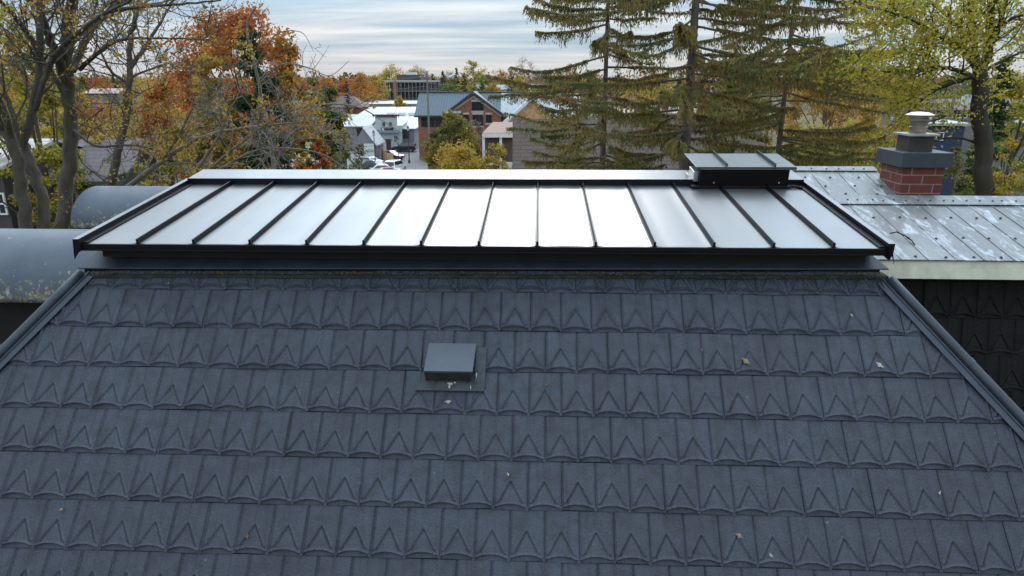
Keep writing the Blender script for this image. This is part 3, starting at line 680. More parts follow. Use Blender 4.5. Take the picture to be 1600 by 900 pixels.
for pa, pb, ya_, yb2 in ((738, 755, 160, 172), (739, 754, 180, 195.5), (724.5, 732, 180, 193), (760, 767.5, 180, 191)):
    xa_, xb_ = px2(pa, Yb - 1.2), px2(pb, Yb - 1.2); zt_, zb2 = zz(ya_, Yb - 1.2), zz(yb2, Yb - 1.2)
    window(e, MW, (xa_ + xb_) / 2, (zt_ + zb2) / 2, xb_ - xa_, zt_ - zb2, -.03, m_charcoal, 2 if pb - pa > 10 else 1, 1)
    MB().box(xa_ - .15, xb_ + .15, -.08, 0, zt_ + .12, zt_ + .42, MW).build('stone_lintel', m_stone, e); MB().box(xa_ - .15, xb_ + .15, -.08, 0, zb2 - .38, zb2 - .12, MW).build('stone_sill', m_stone, e)
# small lean-to dormer left of the gable, pale seamed roof
xa_, xb_ = px2(697, Yb - 1.5), px2(716, Yb - 1.5)
mb = MB(); mb.box(xa_ + .15, xb_, -1.6, 0, 0, zz(178, Yb - 1.6), Mx); mb.build('bay_wall', m_hallbrick, e)
mb = MB(); mb.prism([Mx @ Vector(p) for p in ((xa_ - .3, -2.2, zz(177, Yb - 2.2)), (xb_ + .5, -2.2, zz(177, Yb - 2.2)), (xb_ + .5, 1.3, zz(167, Yb + 1)), (xa_ + 1.2, 1.3, zz(167, Yb + 1)))], Vector((0, 0, .12))); mb.build('bay_roof', m_wrap, e)
window(e, Mx @ Matrix.Translation((0, -1.6, 0)), (xa_ + xb_) / 2 - .1, zz(188, Yb - 1.6), 1.7, 2.1, -.03, m_white, 1, 0)
for pxx in (662, 673, 684): window(e, Mx, px2(pxx, Yb), zz(190, Yb), .9, 1.6, -.03, m_charcoal, 1, 1)
# plywood cross gable of the unfinished part
m_ply = simple('bare_plywood', (.50, .30, .15), .8, 0, .35, 1.6, .3)
gx2 = px2(834, Yb - 8); cross_gable(gx2, px2(880, Yb - 8) - gx2, -8.0, zz(152, Yb - 8), zz(193, Yb - 8), m_ply, m_wrap, m_white, .35)
MB().prism([Mx @ Vector(p) for p in ((gx2 - .55, -8.34, zz(160, Yb - 8)), (gx2 + .55, -8.34, zz(160, Yb - 8)), (gx2, -8.34, zz(152.5, Yb - 8)))], Mx.to_3x3() @ Vector((0, .2, 0))).build('gable_louvre', m_charcoal, e)
mb = MB(); q = []
for k in range(5): mb.box(gx2 - 3.6 + k * 1.75, gx2 - 3.6 + k * 1.75 + .06, -8.04, -8.0, zz(215, Yb - 8), zz(186, Yb - 8), Mx)
mb.build('stud', simple('lumber', (.5, .36, .2), .8), e)
# --- flat apartment block far behind
Y = 262.0; Z0 = 0
e = empty('apartment_block', (0, Y, 0), 'dark grey four storey apartment block with a penthouse beyond the white roofs', 'building')
Mx = frame_of(e)
def px3(px, Y): return (px - 800) / F * (Y * math.cos(TH) + 2 * math.sin(TH))
a, b, tz = px3(592, Y), px3(686, Y), zz(126, Y)
m_apt = simple('charcoal_cladding', (.075, .075, .085), .7, 0, .2, .5); m_aptl = simple('pale_cladding', (.5, .5, .5), .7)
mb = MB(); mb.box(a, b, 0, 18, 0, tz, Mx); mb.build('wall', m_apt, e)
mb = MB(); mb.box(px3(619, Y), px3(657, Y), 2, 14, tz, zz(116.5, Y), Mx); mb.build('penthouse', m_apt, e)
mb = MB(); mb.box(px3(632, Y), px3(648, Y), 4, 8, zz(116.5, Y), zz(112.5, Y), Mx); mb.build('roof_unit', m_white, e)
mb = MB(); mb.box(a - .3, b + .3, -.9, -.02, tz - .35, tz + .15, Mx); mb.build('roof_edge', m_aptl, e)
sh = (tz - .4) / 4.0
for k in range(4):
    z_ = sh * k + sh * .5 + .2; x = a + 1.3; i = 0
    while x < b - 1:
        w_ = [1.5, 2.0, 1.2, 2.4][i % 4]; window(e, Mx, x + w_ / 2, z_, w_, sh * .62, -.03, m_aptl if (k == 1 and i < 4) or i % 5 == 2 else m_apt, 1, 0); x += w_ + .8; i += 1
    mb = MB(); mb.box(a + .5, b - .5, -1.2, -.1, sh * (k + 1) - .25, sh * (k + 1) - .08, Mx); mb.build('balcony_slab', m_aptl if k == 0 else simple('grey_slab', (.28, .27, .27), .7), e)
mb = MB()
for k in range(17): xx = a + (b - a) * k / 16.0; mb.box(xx - .14, xx + .14, -1.15, -.95, .2, tz - .3, Mx)
mb.build('balcony_frame', simple('grey_frame', (.17, .17, .18), .7), e)
mb = MB(); mb.box(px3(618, Y) - .45, px3(618, Y) + .45, -1.3, -.1, 0, tz, Mx); mb.build('cedar_panel', simple('cedar', (.32, .17, .09), .7), e)
# --- white roofed shops
m_wroof = stripes('white_metal_roof', (.38, .39, .41), (.29, .30, .32), .8, 0, .07, .5, 0, .015)
def low_building(name, label, x0, x1, Yf, Yr, ev, rg, wall_m, roof_m, over=.4, cat='building'):
    """mono-pitch roof rising away from the camera"""
    e = empty(name, ((x0 + x1) / 2, Yf, 0), label, cat); mb = MB()
    mb.prism([(x0, Yf, 0), (x0, Yr, 0), (x0, Yr, rg - .1), (x0, Yf, ev - .1)], (x1 - x0, 0, 0)); mb.build('wall', wall_m, e)
    sl_ = (rg - ev) / (Yr - Yf)
    MB().prism([(x0 - over, Yf - over, ev - sl_ * over), (x0 - over, Yr, rg), (x0 - over, Yr, rg + .18), (x0 - over, Yf - over, ev - sl_ * over + .18)], (x1 - x0 + 2 * over, 0, 0)).build('roof', roof_m, e)
    return e
m_greysiding = stripes('grey_siding', (.25, .26, .29), (.12, .12, .14), .25, 2, .12, .7, 0, .02)
e = low_building('shop', 'wide white roofed shop with three skylight humps behind the small false front store', px2(545, 152), px2(655, 146), 146, 176, zz(196, 146), zz(168, 176), m_greysiding, m_wroof)
for k in range(3):
    x_ = px2(607 + 17 * k, 158); mb = MB(); mb.prism([(x_ - .9, 160, zz(181, 158) + .1), (x_ + .9, 160, zz(181, 158) + .1), (x_ + .6, 164, zz(171, 164)), (x_ - .6, 164, zz(171, 164))], (0, 0, .6)); mb.build('skylight', m_white, e)
tag(low_building('flat_store', None, px2(560, 190), px2(660, 190), 186, 215, zz(163, 186), zz(158, 215), simple('buff_wall', (.4, .38, .33), .8), simple('pale_grey_roof', (.42, .42, .42), .8)), 'flat buff building with a pale grey roof in front of the apartment block', 'building')
e = low_building('shed_roofed_store', 'white roofed low store at the left of the false front store', px2(508, 140), px2(580, 140), 136, 147, zz(198, 136), zz(180, 147), m_greysiding, m_wroof)
for pxx in (560, 571): window(e, Matrix.Translation((0, 136, 0)), px2(pxx, 136), zz(206, 136), 1.2, 1.4, -.03, m_charcoal, 1, 0)
# brown hip roofed brick house
e = empty('brick_house', (px2(540, 165), 172, 0), 'brick house under a brown pyramid roof left of the white roofs', 'house'); hx = px2(538, 172); Mx = Matrix.Identity(4)
m_brownroof = bricks('brown_shingle', (.12, .085, .070), (.16, .115, .095), (.07, .05, .045), 1.0, .5, .18, .03)
MB().box(hx - 4.2, hx + 4.2, 172, 180, 0, zz(167, 172)).build('wall', m_hallbrick, e)
mb = MB(); zt_ = zz(150, 176); ze_ = zz(167.5, 172)
c4 = [(hx - 4.8, 171.4, ze_), (hx + 4.8, 171.4, ze_), (hx + 4.8, 180.6, ze_), (hx - 4.8, 180.6, ze_)]; rg = [(hx - 2.0, 176, zt_), (hx + 1.2, 176, zt_)]
mb.quad(c4[0], c4[1], rg[1], rg[0]); mb.quad(c4[1], c4[2], rg[1]); mb.quad(c4[2], c4[3], rg[0], rg[1]); mb.quad(c4[3], c4[0], rg[0]); mb.quad(*c4[::-1]); mb.build('roof', simple('brown_roof', (.15, .105, .085), .85, 0, .2, 2), e)
for pxx in (531, 545): window(e, Matrix.Translation((0, 172, 0)), px2(pxx, 172), zz(175, 172), 1.1, 1.4, -.03, m_white, 1, 1)
# --- false front store
Y = 131.5
e = empty('false_front_store', (px2(603, Y), Y, 0), 'small pale green false front store with a maroon cornice, dark sign and red door', 'shop'); Mx = Matrix.Translation((0, Y, 0))
m_mint = stripes('pale_green_clapboard', (.50, .57, .56), (.33, .38, .38), .2, 2, .12, .7, 0, .01); m_maroon = simple('maroon_paint', (.13, .018, .03), .5)
xa_, xb_ = px2(582, Y), px2(624.5, Y); zt_ = zz(181, Y)
mb = MB(); mb.prism([(xa_, Y, 0), (xb_, Y, 0), (xb_, Y, zz(199, Y)), (px2(619, Y), Y, zz(196, Y)), (px2(619, Y), Y, zt_), (px2(585, Y), Y, zt_), (px2(585, Y), Y, zz(196, Y)), (xa_, Y, zz(199, Y))], (0, .3, 0)); mb.build('false_front', m_mint, e)
MB().box(xa_ + .1, xb_ - .1, Y + .3, Y + 9, 0, zz(196, Y)).build('wall', m_mint, e)
mb = MB(); mb.prism([(xa_ - .1, Y + .31, zz(198, Y)), (xb_ + .1, Y + .31, zz(198, Y)), (xb_ + .1, Y + 9, zz(190, Y + 9)), (xa_ - .1, Y + 9, zz(190, Y + 9))], (0, 0, .12)); mb.build('roof', m_wroof, e)
mb = MB(); mb.box(px2(581, Y), px2(623, Y), Y - .3, Y + .3, zt_, zt_ + .28)
for k in range(14): xx = px2(583, Y) + k * (px2(621.5, Y) - px2(583, Y)) / 13; mb.box(xx - .07, xx + .07, Y - .22, Y, zt_ - .26, zt_ + .002)
mb.build('cornice', m_maroon, e)
mb = MB(); mb.prism([(xa_ + .1, Y, zz(203.5, Y)), (xb_ - .3, Y, zz(203.5, Y)), (xb_ - .3, Y - .9, zz(207, Y)), (xa_ + .1, Y - .9, zz(207, Y))], (0, 0, .08)); mb.build('awning', simple('blue_grey_awning', (.13, .19, .22), .6), e)
for pxx in (598, 608.5): window(e, Mx, px2(pxx, Y), zz(194, Y), .45, .62, -.02, m_greytrim, 1, 1)
window(e, Mx, px2(591.5, Y), zz(217, Y), .65, 1.15, -.02, m_white, 1, 1); window(e, Mx, px2(616, Y), zz(217, Y), .65, 1.15, -.02, m_white, 1, 1)
dx = px2(604, Y); mb = MB(); mb.box(dx - .45, dx + .45, Y - .08, Y - .003, .1, 2.35); d = mb.build('door', m_maroon, e)
MB().box(dx - .28, dx + .28, Y - .10, Y - .082, 1.3, 2.1).build('door_pane', m_win, d)
sx0, sx1, sz0, sz1 = px2(593.3, Y), px2(612.8, Y), zz(204.2, Y), zz(199.2, Y)
mb = MB(); mb.box(sx0, sx1, Y - .14, Y - .003, sz0, sz1); sg_ = mb.build('sign_board', simple('dark_sign', (.02, .022, .026), .5), e)
cx_ = sx0 + .38; cz_ = (sz0 + sz1) / 2; mb = MB(); mb.tube([(cx_, Y - .17, cz_), (cx_, Y - .142, cz_)], .25, 16); mb.build('sign_roundel', m_white, sg_)
mb = MB(); mb.box(cx_ - .05, cx_ + .05, Y - .178, Y - .171, cz_ - .12, cz_ + .10); mb.build('roundel_mark', m_charcoal, sg_)
mb = MB(); x = sx0 + .85
for k in range(7):   # the lettering is too small to read in the photo: short pale and pink strokes
    w_ = [.10, .08, .11, .09, .12, .08, .10][k]; mb.box(x, x + w_, Y - .150, Y - .142, cz_ + .03, cz_ + .03 + [.10, .13, .09, .12, .10, .13, .10][k]); x += w_ + .06
mb.build('sign_lettering', simple('dusty_pink', (.42, .25, .25), .6), sg_)
for px0 in (599.5, 609.5): MB().tube([(px2(px0, Y), Y - .12, 2.05), (px2(px0, Y), Y - .12, 2.35)], [.05, .08], 8).build('wall_lamp', m_charcoal, e)
# grey shed roofed annex right of the store
e = low_building('annex', 'grey annex with a white roof and wide dark window right of the false front store', px2(626, 134), px2(645, 134), 134, 144, zz(202, 134), zz(196, 144), m_greysiding, m_wroof)
window(e, Matrix.Translation((0, 134, 0)), px2(631.5, 134), zz(209, 134), 1.25, 1.5, -.03, m_charcoal, 1, 0)
# near store with pale mural wall at left
Y = 112
e = empty('gabled_shop', (px2(568, Y), Y, 0), 'grey gabled shop with a pale painted side wall left of the wooden fence', 'shop', rz=0)
x0_, x1_ = px2(556, Y), px2(583, Y)
mb = MB(); mb.prism([(x0_, Y, 0), (x1_, Y, 0), (x1_, Y, zz(226, Y)), ((x0_ * 2 + x1_) / 3, Y, zz(200, Y)), (x0_, Y, zz(215, Y))], (0, 7, 0)); mb.build('wall', m_greysiding, e)
mb = MB(); mb.prism([(x1_ + .3, Y - .3, zz(229, Y)), ((x0_ * 2 + x1_) / 3, Y - .3, zz(200, Y)), ((x0_ * 2 + x1_) / 3, Y - .3, zz(198.5, Y)), (x1_ + .3, Y - .3, zz(227, Y))], (0, 7.6, 0)); mb.build('roof', m_wroof, e)
mb = MB(); mb.box(px2(566, Y), px2(583, Y), Y - .5, Y - .32, .3, zz(218, Y) - .6); mu = mb.build('mural_panel', simple('pale_mural', (.62, .68, .64), .7, 0, .12, 3), e)
mb = MB()
for k in range(5): a_ = px2(569 + 2.4 * k, Y); mb.tube([(a_, Y - .52, 1.9), (a_ + .12, Y - .52, 2.35 + .1 * (k % 2)), (a_ + .2, Y - .52, 1.95)], .03, 4)
mb.build('painted_strokes', simple('green_grey_paint', (.12, .2, .16), .6), mu)
# wooden fence
Y = 108
e = empty('board_fence', (px2(592, Y), Y, 0), 'orange brown board fence between the parked cars', 'fence')
fa, fb_ = Vector((px2(582, Y), Y + 6, 0)), Vector((px2(603, Y), Y - 1.5, 0)); dd_ = (fb_ - fa)
mb = MB()
for k in range(26):
    p = fa + dd_ * (k / 26); mb.prism([p, p + dd_ / 27.5, p + dd_ / 27.5 + UPZ * 2.2, p + UPZ * (2.2 + .02 * (k % 3))], Vector((.02, .03, 0)))
mb.build('board', simple('new_cedar_board', (.36, .19, .08), .8, 0, .25, 5), e)
for f_ in (0, .33, .66, 1): p = fa + dd_ * f_; MB().box(p.x - .1, p.x + .1, p.y + .04, p.y + .24, 0, 2.35).build('post', simple('cedar_post', (.30, .17, .08), .8), e)
mb = MB(); mb.box(fb_.x, fb_.x + 1.0, fb_.y, fb_.y + .12, 0, 2.25); mb.build('gate', simple('pale_plank', (.46, .30, .15), .8, 0, .2, 4), e)
# --- brown shingled buildings in the middle distance
Y = 46.0
e = empty('shingled_hall', (px2(930, Y), Y, 0), 'long steep brown shingled roof rising behind the two spruces', 'building')
xA, xB = at(801, 225, Y).x, at(1210, 225, Y).x; zr_, ze_ = zz(186, Y + 3.2), zz(275, Y)
m_bsh = bricks('mauve_brown_shingle', (.135, .098, .082), (.16, .115, .098), (.06, .045, .04), 1.0, .9, .235, .03)
mb = MB(); mb.prism([(xA, Y, ze_), (xB, Y, ze_), (xB, Y + 3.2, zr_), (xA, Y + 3.2, zr_)], (0, .1, -.12)); mb.build('roof', m_bsh, e)
mb = MB(); mb.prism([(xA, Y + 3.3, zr_ - .02), (xB, Y + 3.3, zr_ - .02), (xB, Y + 8, ze_ - .5), (xA, Y + 8, ze_ - .5)], (0, -.1, -.12)); mb.build('rear_roof', m_bsh, e)
mb = MB(); mb.prism([(xA + .15, Y + .2, 0), (xA + .15, Y + 8, 0), (xA + .15, Y + 8, ze_ - .7), (xA + .15, Y + 3.25, zr_ - .25), (xA + .15, Y + .2, ze_ - .1)], (xB - xA - .3, 0, 0)); mb.build('wall', simple('tan_stucco', (.33, .25, .17), .8), e)
Y = 66.0
e = empty('porch_house', (px2(780, Y), Y, 0), 'small building with a dusty pink roof and white gutter behind fading leaves', 'building')
xA, xB = at(754, 207, Y).x, at(812, 207, Y).x
mb = MB(); mb.prism([(xA, Y - .4, zz(207, Y)), (xB, Y - .4, zz(207, Y)), (xB, Y + 3, zz(190.5, Y + 3)), (xA + .9, Y + 3, zz(190.5, Y + 3))], (0, 0, -.12)); mb.build('roof', simple('dusty_pink_shingle', (.30, .19, .15), .85, 0, .15, 6), e)
MB().box(xA, xB, Y - .52, Y - .4, zz(207, Y) - .42, zz(207, Y) - .06).build('gutter', m_white, e)
MB().box(xA + .2, xB, Y + .1, Y + 3, 0, zz(207, Y) - .1).build('wall', simple('brown_wall', (.10, .075, .07), .8), e)
for pxx in (756, 782.5): MB().box(at(pxx, 230, Y).x - .12, at(pxx, 230, Y).x + .12, Y - .4, Y - .2, 0, zz(209, Y)).build('porch_post', m_white, e)
MB().box(xA, xB, Y - .45, Y - .3, zz(254, Y) - .2, zz(254, Y)).build('porch_rail', m_white, e)
MB().box(at(786, 250, Y).x, at(800, 250, Y).x, Y - .9, Y - .6, 0, zz(252, Y)).build('lattice', simple('white_blue_panel', (.6, .64, .68), .7), e)
# --- right hand background
def cottage(name, label, cat, pxa, pxb, Y, yr_, ye_, depth, wall_m, roof_m, trim=None, axis='x', wins=(), over=.4, rot=0):
    xa_, xb_ = at(pxa, (yr_ + ye_) / 2, Y).x, at(pxb, (yr_ + ye_) / 2, Y).x
    e = empty(name, ((xa_ + xb_) / 2, Y, 0), label, cat, rz=R(rot)); hw = (xb_ - xa_) / 2
    gable_body(e, -hw, hw, 0, depth, zz(ye_, Y), zz(yr_, Y + (depth / 2 if axis == 'x' else 0)), wall_m, roof_m, over, axis, trim=trim)
    for (pxw, pyw, w_, h_) in wins: window(e, frame_of(e), at(pxw, pyw, Y).x - (xa_ + xb_) / 2, zz(pyw, Y), w_, h_, -.03, m_white, 1, 1)
    return e
m_mauve = simple('mauve_brown_roofing', (.13, .095, .10), .85, 0, .15, 1.5); m_grwall = simple('grey_wall', (.16, .155, .15), .8, 0, .2, 1)
cottage('long_house', 'long low building with a mauve brown roof beyond the right hand tree', 'building', 1442, 1640, 84, 156, 172, 9, m_grwall, m_mauve, None, 'x', ((1478, 178, 2.4, .8), (1500, 178, 1.6, .8), (1580, 178, 2, .8)))
e = low_building('blue_shed', 'navy blue shed with a white roof behind the chimney', at(1450, 200, 52).x, at(1508, 200, 52).x, 52, 57, zz(196, 52), zz(186.5, 57), simple('navy_boards', (.022, .035, .085), .6, 0, .15, 3), m_wroof, .25, 'shed')
window(e, Matrix.Translation((0, 52, 0)), at(1468, 213, 52).x, zz(213, 52), .45, .5, -.02, m_white, 0, 0)
cottage('white_gabled_house', 'white roofed house at the far right beside the yellow bush', 'house', 1648, 1760, 60, 188, 212, 7, m_grwall, m_wroof, m_white, 'x')
cottage('dark_gabled_house', 'house with a dark blue gable glimpsed right of the big spruce trunk', 'house', 1083, 1122, 82, 161, 176, 8, simple('blue_siding', (.13, .18, .24), .7), m_charcoal, m_white, 'y', ((1102, 181, 1.2, .9),))
cottage('far_white_house', 'small pale house among the trees left of the left spruce', 'house', 829, 856, 168, 132, 140, 8, m_white, simple('grey_roof', (.25, .26, .28), .8), None, 'x', ((842, 143, 1.2, 1),))
cottage('far_grey_house', 'grey roofed house just behind the slate blue ridge', 'house', 745, 800, 190, 133, 140, 9, m_white, simple('blue_grey_roof', (.22, .25, .29), .8), None, 'x')
e = cottage('cream_house', 'cream house with an orange brick chimney behind the spruces', 'house', 950, 1064, 72, 166, 178, 8, simple('tan_siding', (.22, .18, .12), .8), simple('tan_roof', (.30, .24, .18), .8), None, 'x', ((990, 184, 1.2, 1), (1030, 184, 1.2, 1)))
chx = at(1036, 150, 74).x; MB().box(chx - .45, chx + .45, 74, 74.8, zz(185, 74), zz(148, 74)).build('chimney', m_hallbrick, e)
cottage('left_house', 'mauve shingled bungalow with white gutters behind the bare trunks at left', 'house', 30, 172, 27, 222, 285, 7, simple('dark_siding', (.05, .05, .055), .7), bricks('mauve_shingle', (.13, .108, .115), (.155, .13, .138), (.08, .068, .072), 1, .27, .13, .015), m_white, 'x', ((60, 305, .9, .9), (140, 308, .9, .9)), .3, 10)
cottage('left_white_house', 'pale roofed house at the left edge', 'house', -110, -4, 25, 222, 262, 6, simple('dark_siding_2', (.06, .055, .06), .7), simple('pale_weathered_roof', (.45, .43, .42), .8, 0, .2, 2), m_white, 'x', ((-2, 318, .5, .7),), .3, 0)
cottage('far_red_roof_house', 'low house with a pinkish roof seen between the bare trunks', 'house', 130, 185, 150, 139, 146, 8, m_grwall, simple('pinkish_roof', (.34, .24, .24), .8), None, 'x')
cottage('far_blue_house', 'tiny blue grey house left of the orange maple', 'house', 281, 298, 120, 141, 149, 6, simple('pale_blue_siding', (.45, .5, .6), .8), simple('grey_blue_roof', (.3, .34, .4), .8), None, 'y')
# --- utility pole, wires, lamps
def pole(px, ytop, Y, label, r=.14):
    p = at(px, ytop, Y); e = empty('utility_pole', (p.x, Y, 0), label, 'utility pole')
    MB().tube([(p.x, Y, 0), (p.x, Y, p.z)], [r * 1.2, r * .8], 10).build('shaft', simple('weathered_pole', (.19, .17, .15), .9), e)
    MB().box(p.x - 1.1, p.x + 1.1, Y - .16, Y - .04, p.z - 1.0, p.z - .85).build('cross_arm', simple('arm_wood', (.16, .14, .12), .9), e)
    for dx in (-.95, -.35, .35, .95): MB().lathe((p.x + dx, Y - .1, p.z - .85), [(.03, 0), (.06, .05), (.03, .12), (.05, .16)], 8).build('insulator', m_white, e)
    return p
p1_ = pole(667, 111, 104, 'tall weathered utility pole in front of the slate blue roof')
p2_ = pole(1497, 118, 66, 'pale utility pole in front of the mauve roof at right')
def wire(a, b, sag, label, r=.018):
    pts = [Vector(a).lerp(Vector(b), t) - UPZ * (sag * 4 * t * (1 - t)) for t in np.linspace(0, 1, 17)]
    tag(MB().tube(pts, r, 4).build('overhead_wire', simple('wire', (.35, .35, .36), .6)), label, 'wire', 'overhead wires')
for k, (dz, nm) in enumerate(((-.7, 'upper'), (-1.7, 'middle'), (-2.7, 'lower'))):
    wire(p1_ + Vector((.35 * (k - 1), -.1, dz)), Vector((46, 118, p1_.z + dz - .6)), .9, '%s wire running right from the tall utility pole' % nm)
for k in range(2): wire(p1_ + Vector((0, 0, -.7 - 1.4 * k)), Vector((-70, 125, p1_.z - 2 - 1.4 * k)), 1.1, ['upper wire', 'lower wire'][k] + ' running left from the tall utility pole')
for k in range(3): wire(p2_ + Vector((0, 0, -.2 - .5 * k)), Vector((62, 60, p2_.z + 1.0 - .5 * k)), .5, ['top wire', 'middle wire', 'bottom wire'][k] + ' running right from the pole at right', .014)
def street_lamp(px, ytop, Y, label, boxy=False):
    p = at(px, ytop, Y); e = empty('street_lamp', (p.x, Y, 0), label, 'street lamp', 'street lamps')
    MB().lathe((p.x, Y, 0), [(.20, 0), (.20, .35), (.12, .5), (.08, .8), (.06, p.z - .9), (.09, p.z - .85)], 12).build('post', m_charcoal, e)
    if boxy:
        MB().box(p.x - .28, p.x + .28, Y - .2, Y + .2, p.z - .75, p.z).build('lantern', simple('pale_blue_lantern', (.5, .62, .7), .4), e)
    else:
        l = MB().lathe((p.x, Y, p.z - .85), [(.10, 0), (.20, .12), (.17, .5), (.02, .52)], 10).build('lantern', simple('frosted_lantern', (.4, .4, .38), .3), e)
        MB().lathe((p.x, Y, p.z - .34), [(.24, 0), (.12, .18), (.03, .3), (.02, .42)], 10).build('lantern_cap', m_charcoal, l)
street_lamp(637, 196, 113, 'tall black lantern post at the roadside right of the black car')
street_lamp(621.5, 214, 116, 'short black lantern post in front of the black car')
street_lamp(583.5, 203, 104, 'black lantern post left of the false front store')
street_lamp(1511, 148, 58, 'post with a pale blue box lantern in front of the mauve roof', True)
# --- cars
def car(label, x, y, rz, L_, W_, Hh, col, kind='sedan'):
    e = empty('parked_car', (x, y, 0.0), label, 'car', 'cars parked along the street', rz=rz); Mx = frame_of(e)
    paint = simple('car_paint', col, .22, .3, .06, 2, .6, 0, .8)
    h = L_ / 2
    if kind == 'suv': prof = [(-h, .45), (-h, .95), (-h + .15, 1.12), (h * .45, 1.10), (h - .15, .95), (h, .75), (h, .4)]; cab = [(-h + .12, 1.10), (-h + .35, Hh - .08), (-h + .7, Hh), (h * .18, Hh), (h * .50, 1.09)]
    elif kind == 'van': prof = [(-h, .4), (-h, 1.1), (h * .7, 1.1), (h, .85), (h, .4)]; cab = [(-h + .02, 1.08), (-h + .08, Hh - .1), (-h + .3, Hh), (h * .35, Hh), (h * .75, 1.08)]
    else: prof = [(-h, .45), (-h + .03, .85), (-h + .5, .95), (h * .5, .92), (h - .2, .78), (h, .6), (h, .38)]; cab = [(-h + .35, .92), (-h + 1.0, Hh - .02), (-h + 1.3, Hh), (h * .05, Hh), (h * .48, .90)]
    lo = [(h - .3, .28), (-h + .3, .28)]
    def ext(poly, w, w2=None):
        mb = MB(); n0 = len(mb.v); k = len(poly)
        for sgn in (-1, 1):
            for (a, z) in poly:
                ww = w if w2 is None else (w if z < 1.15 and z < max(q[1] for q in poly) - .2 else w2)
                mb.v.append(tuple(Mx @ Vector((a, sgn * ww, z))))
        mb.f.append(tuple(range(k))); mb.f.append(tuple(range(2 * k - 1, k - 1, -1)))
        for i in range(k): j = (i + 1) % k; mb.f.append((i, k + i, k + j, j))
        return mb
    ext(prof + lo, W_ / 2).build('body', paint, e, .05)
    ext(cab, W_ / 2 - .04, W_ / 2 - .2).build('roof_cabin', paint, e, .04)
    # glass: slightly proud panels
    gl = MB(); wz0 = (1.14 if kind != 'sedan' else .97); wz1 = Hh - .12
    for sgn in (-1, 1):
        x0_, x1_ = cab[0][0] + .25, cab[-1][0] - .18; t0, t1 = cab[1][0] + .15, cab[-2][0] - .02
        w0, w1 = W_ / 2 - .03, W_ / 2 - .17
        P = [Mx @ Vector((x0_, sgn * w0, wz0)), Mx @ Vector((x1_, sgn * w0, wz0)), Mx @ Vector((t1, sgn * w1, wz1)), Mx @ Vector((t0, sgn * w1, wz1))]
        gl = MB().prism(P, Mx.to_3x3() @ Vector((0, sgn * .012, 0))); gl.build('side_window', m_win, e)
    for (a, b, nm) in ((cab[-1], cab[-2], 'windscreen'), (cab[0], cab[1], 'rear_window')):
        sg = 1 if nm == 'windscreen' else -1
        P = [Vector((a[0] + sg * .012, -W_ / 2 + .14, a[1] + .04)), Vector((a[0] + sg * .012, W_ / 2 - .14, a[1] + .04)), Vector((b[0] + sg * .03, W_ / 2 - .26, b[1] - .06)), Vector((b[0] + sg * .03, -W_ / 2 + .26, b[1] - .06))]
        MB().prism([Mx @ p for p in P], Mx.to_3x3() @ Vector((sg * .012, 0, .01))).build(nm, m_win, e)
    for wx in (-h * .60, h * .62):
        for sgn in (-1, 1):
            c = Mx @ Vector((wx, sgn * (W_ / 2 - .10), .33)); o_ = Mx.to_3x3() @ Vector((0, sgn * .12, 0))
            w_ = MB().tube([c - o_ * .9, c + o_], .33, 18).build('wheel', simple('tyre', (.02, .02, .02), .8), e)
            MB().tube([c + o_, c + o_ * 1.08], .19, 12).build('rim', simple('alloy', (.45, .45, .46), .3, .8), w_)
    for sgn in (-1, 1):
        MB().box(h - .02, h + .015, sgn * (W_ / 2 - .35) - .17, sgn * (W_ / 2 - .35) + .17, .58, .74, Mx).build('headlight', simple('lamp_glass', (.7, .7, .72), .15), e)
        MB().box(-h - .015, -h + .02, sgn * (W_ / 2 - .22) - .14, sgn * (W_ / 2 - .22) + .14, .68, .92, Mx).build('tail_light', simple('tail_red', (.4, .02, .02), .2), e)
    return e
def cp(px, py): p = at(px, py, 1); t = H / (H - p.z) ; return (p.x * t, t)
for (px_, py_, rz_, L_, W_, Hh, col, kind, lb) in (
    (632, 237, 178, 4.6, 1.85, 1.7, (.012, .013, .016), 'suv', 'black four wheel drive parked across in front of the false front store'),
    (590, 232, 5, 4.4, 1.8, 1.5, (.75, .76, .78), 'sedan', 'white car left of the red store door'),
    (612, 249, -28, 4.5, 1.8, 1.5, (.13, .07, .10), 'sedan', 'plum coloured car beside the end of the board fence'),
    (579, 260, -35, 4.5, 1.8, 1.55, (.50, .51, .53), 'suv', 'silver hatchback with red tail lights left of the board fence'),
    (587, 265, -30, 4.3, 1.75, 1.45, (.05, .07, .10), 'sedan', 'dark blue car just behind the silver hatchback'),
    (603, 272, 8, 4.5, 1.8, 1.45, (.78, .79, .80), 'sedan', 'white saloon nearest to the roof edge'),
    (618, 268, 75, 4.6, 1.85, 1.75, (.62, .64, .67), 'suv', 'light grey tall car beside the nearest white saloon'),
    (611, 277, 20, 4.3, 1.75, 1.4, (.16, .02, .04), 'sedan', 'maroon car tucked in front of the light grey tall car'),
    (676, 236, 4, 4.5, 1.8, 1.5, (.74, .75, .76), 'sedan', 'white car half hidden by the round yellowing tree')):
    x, y = cp(px_, py_); car(lb, x, y, R(rz_), L_, W_, Hh, col, kind)
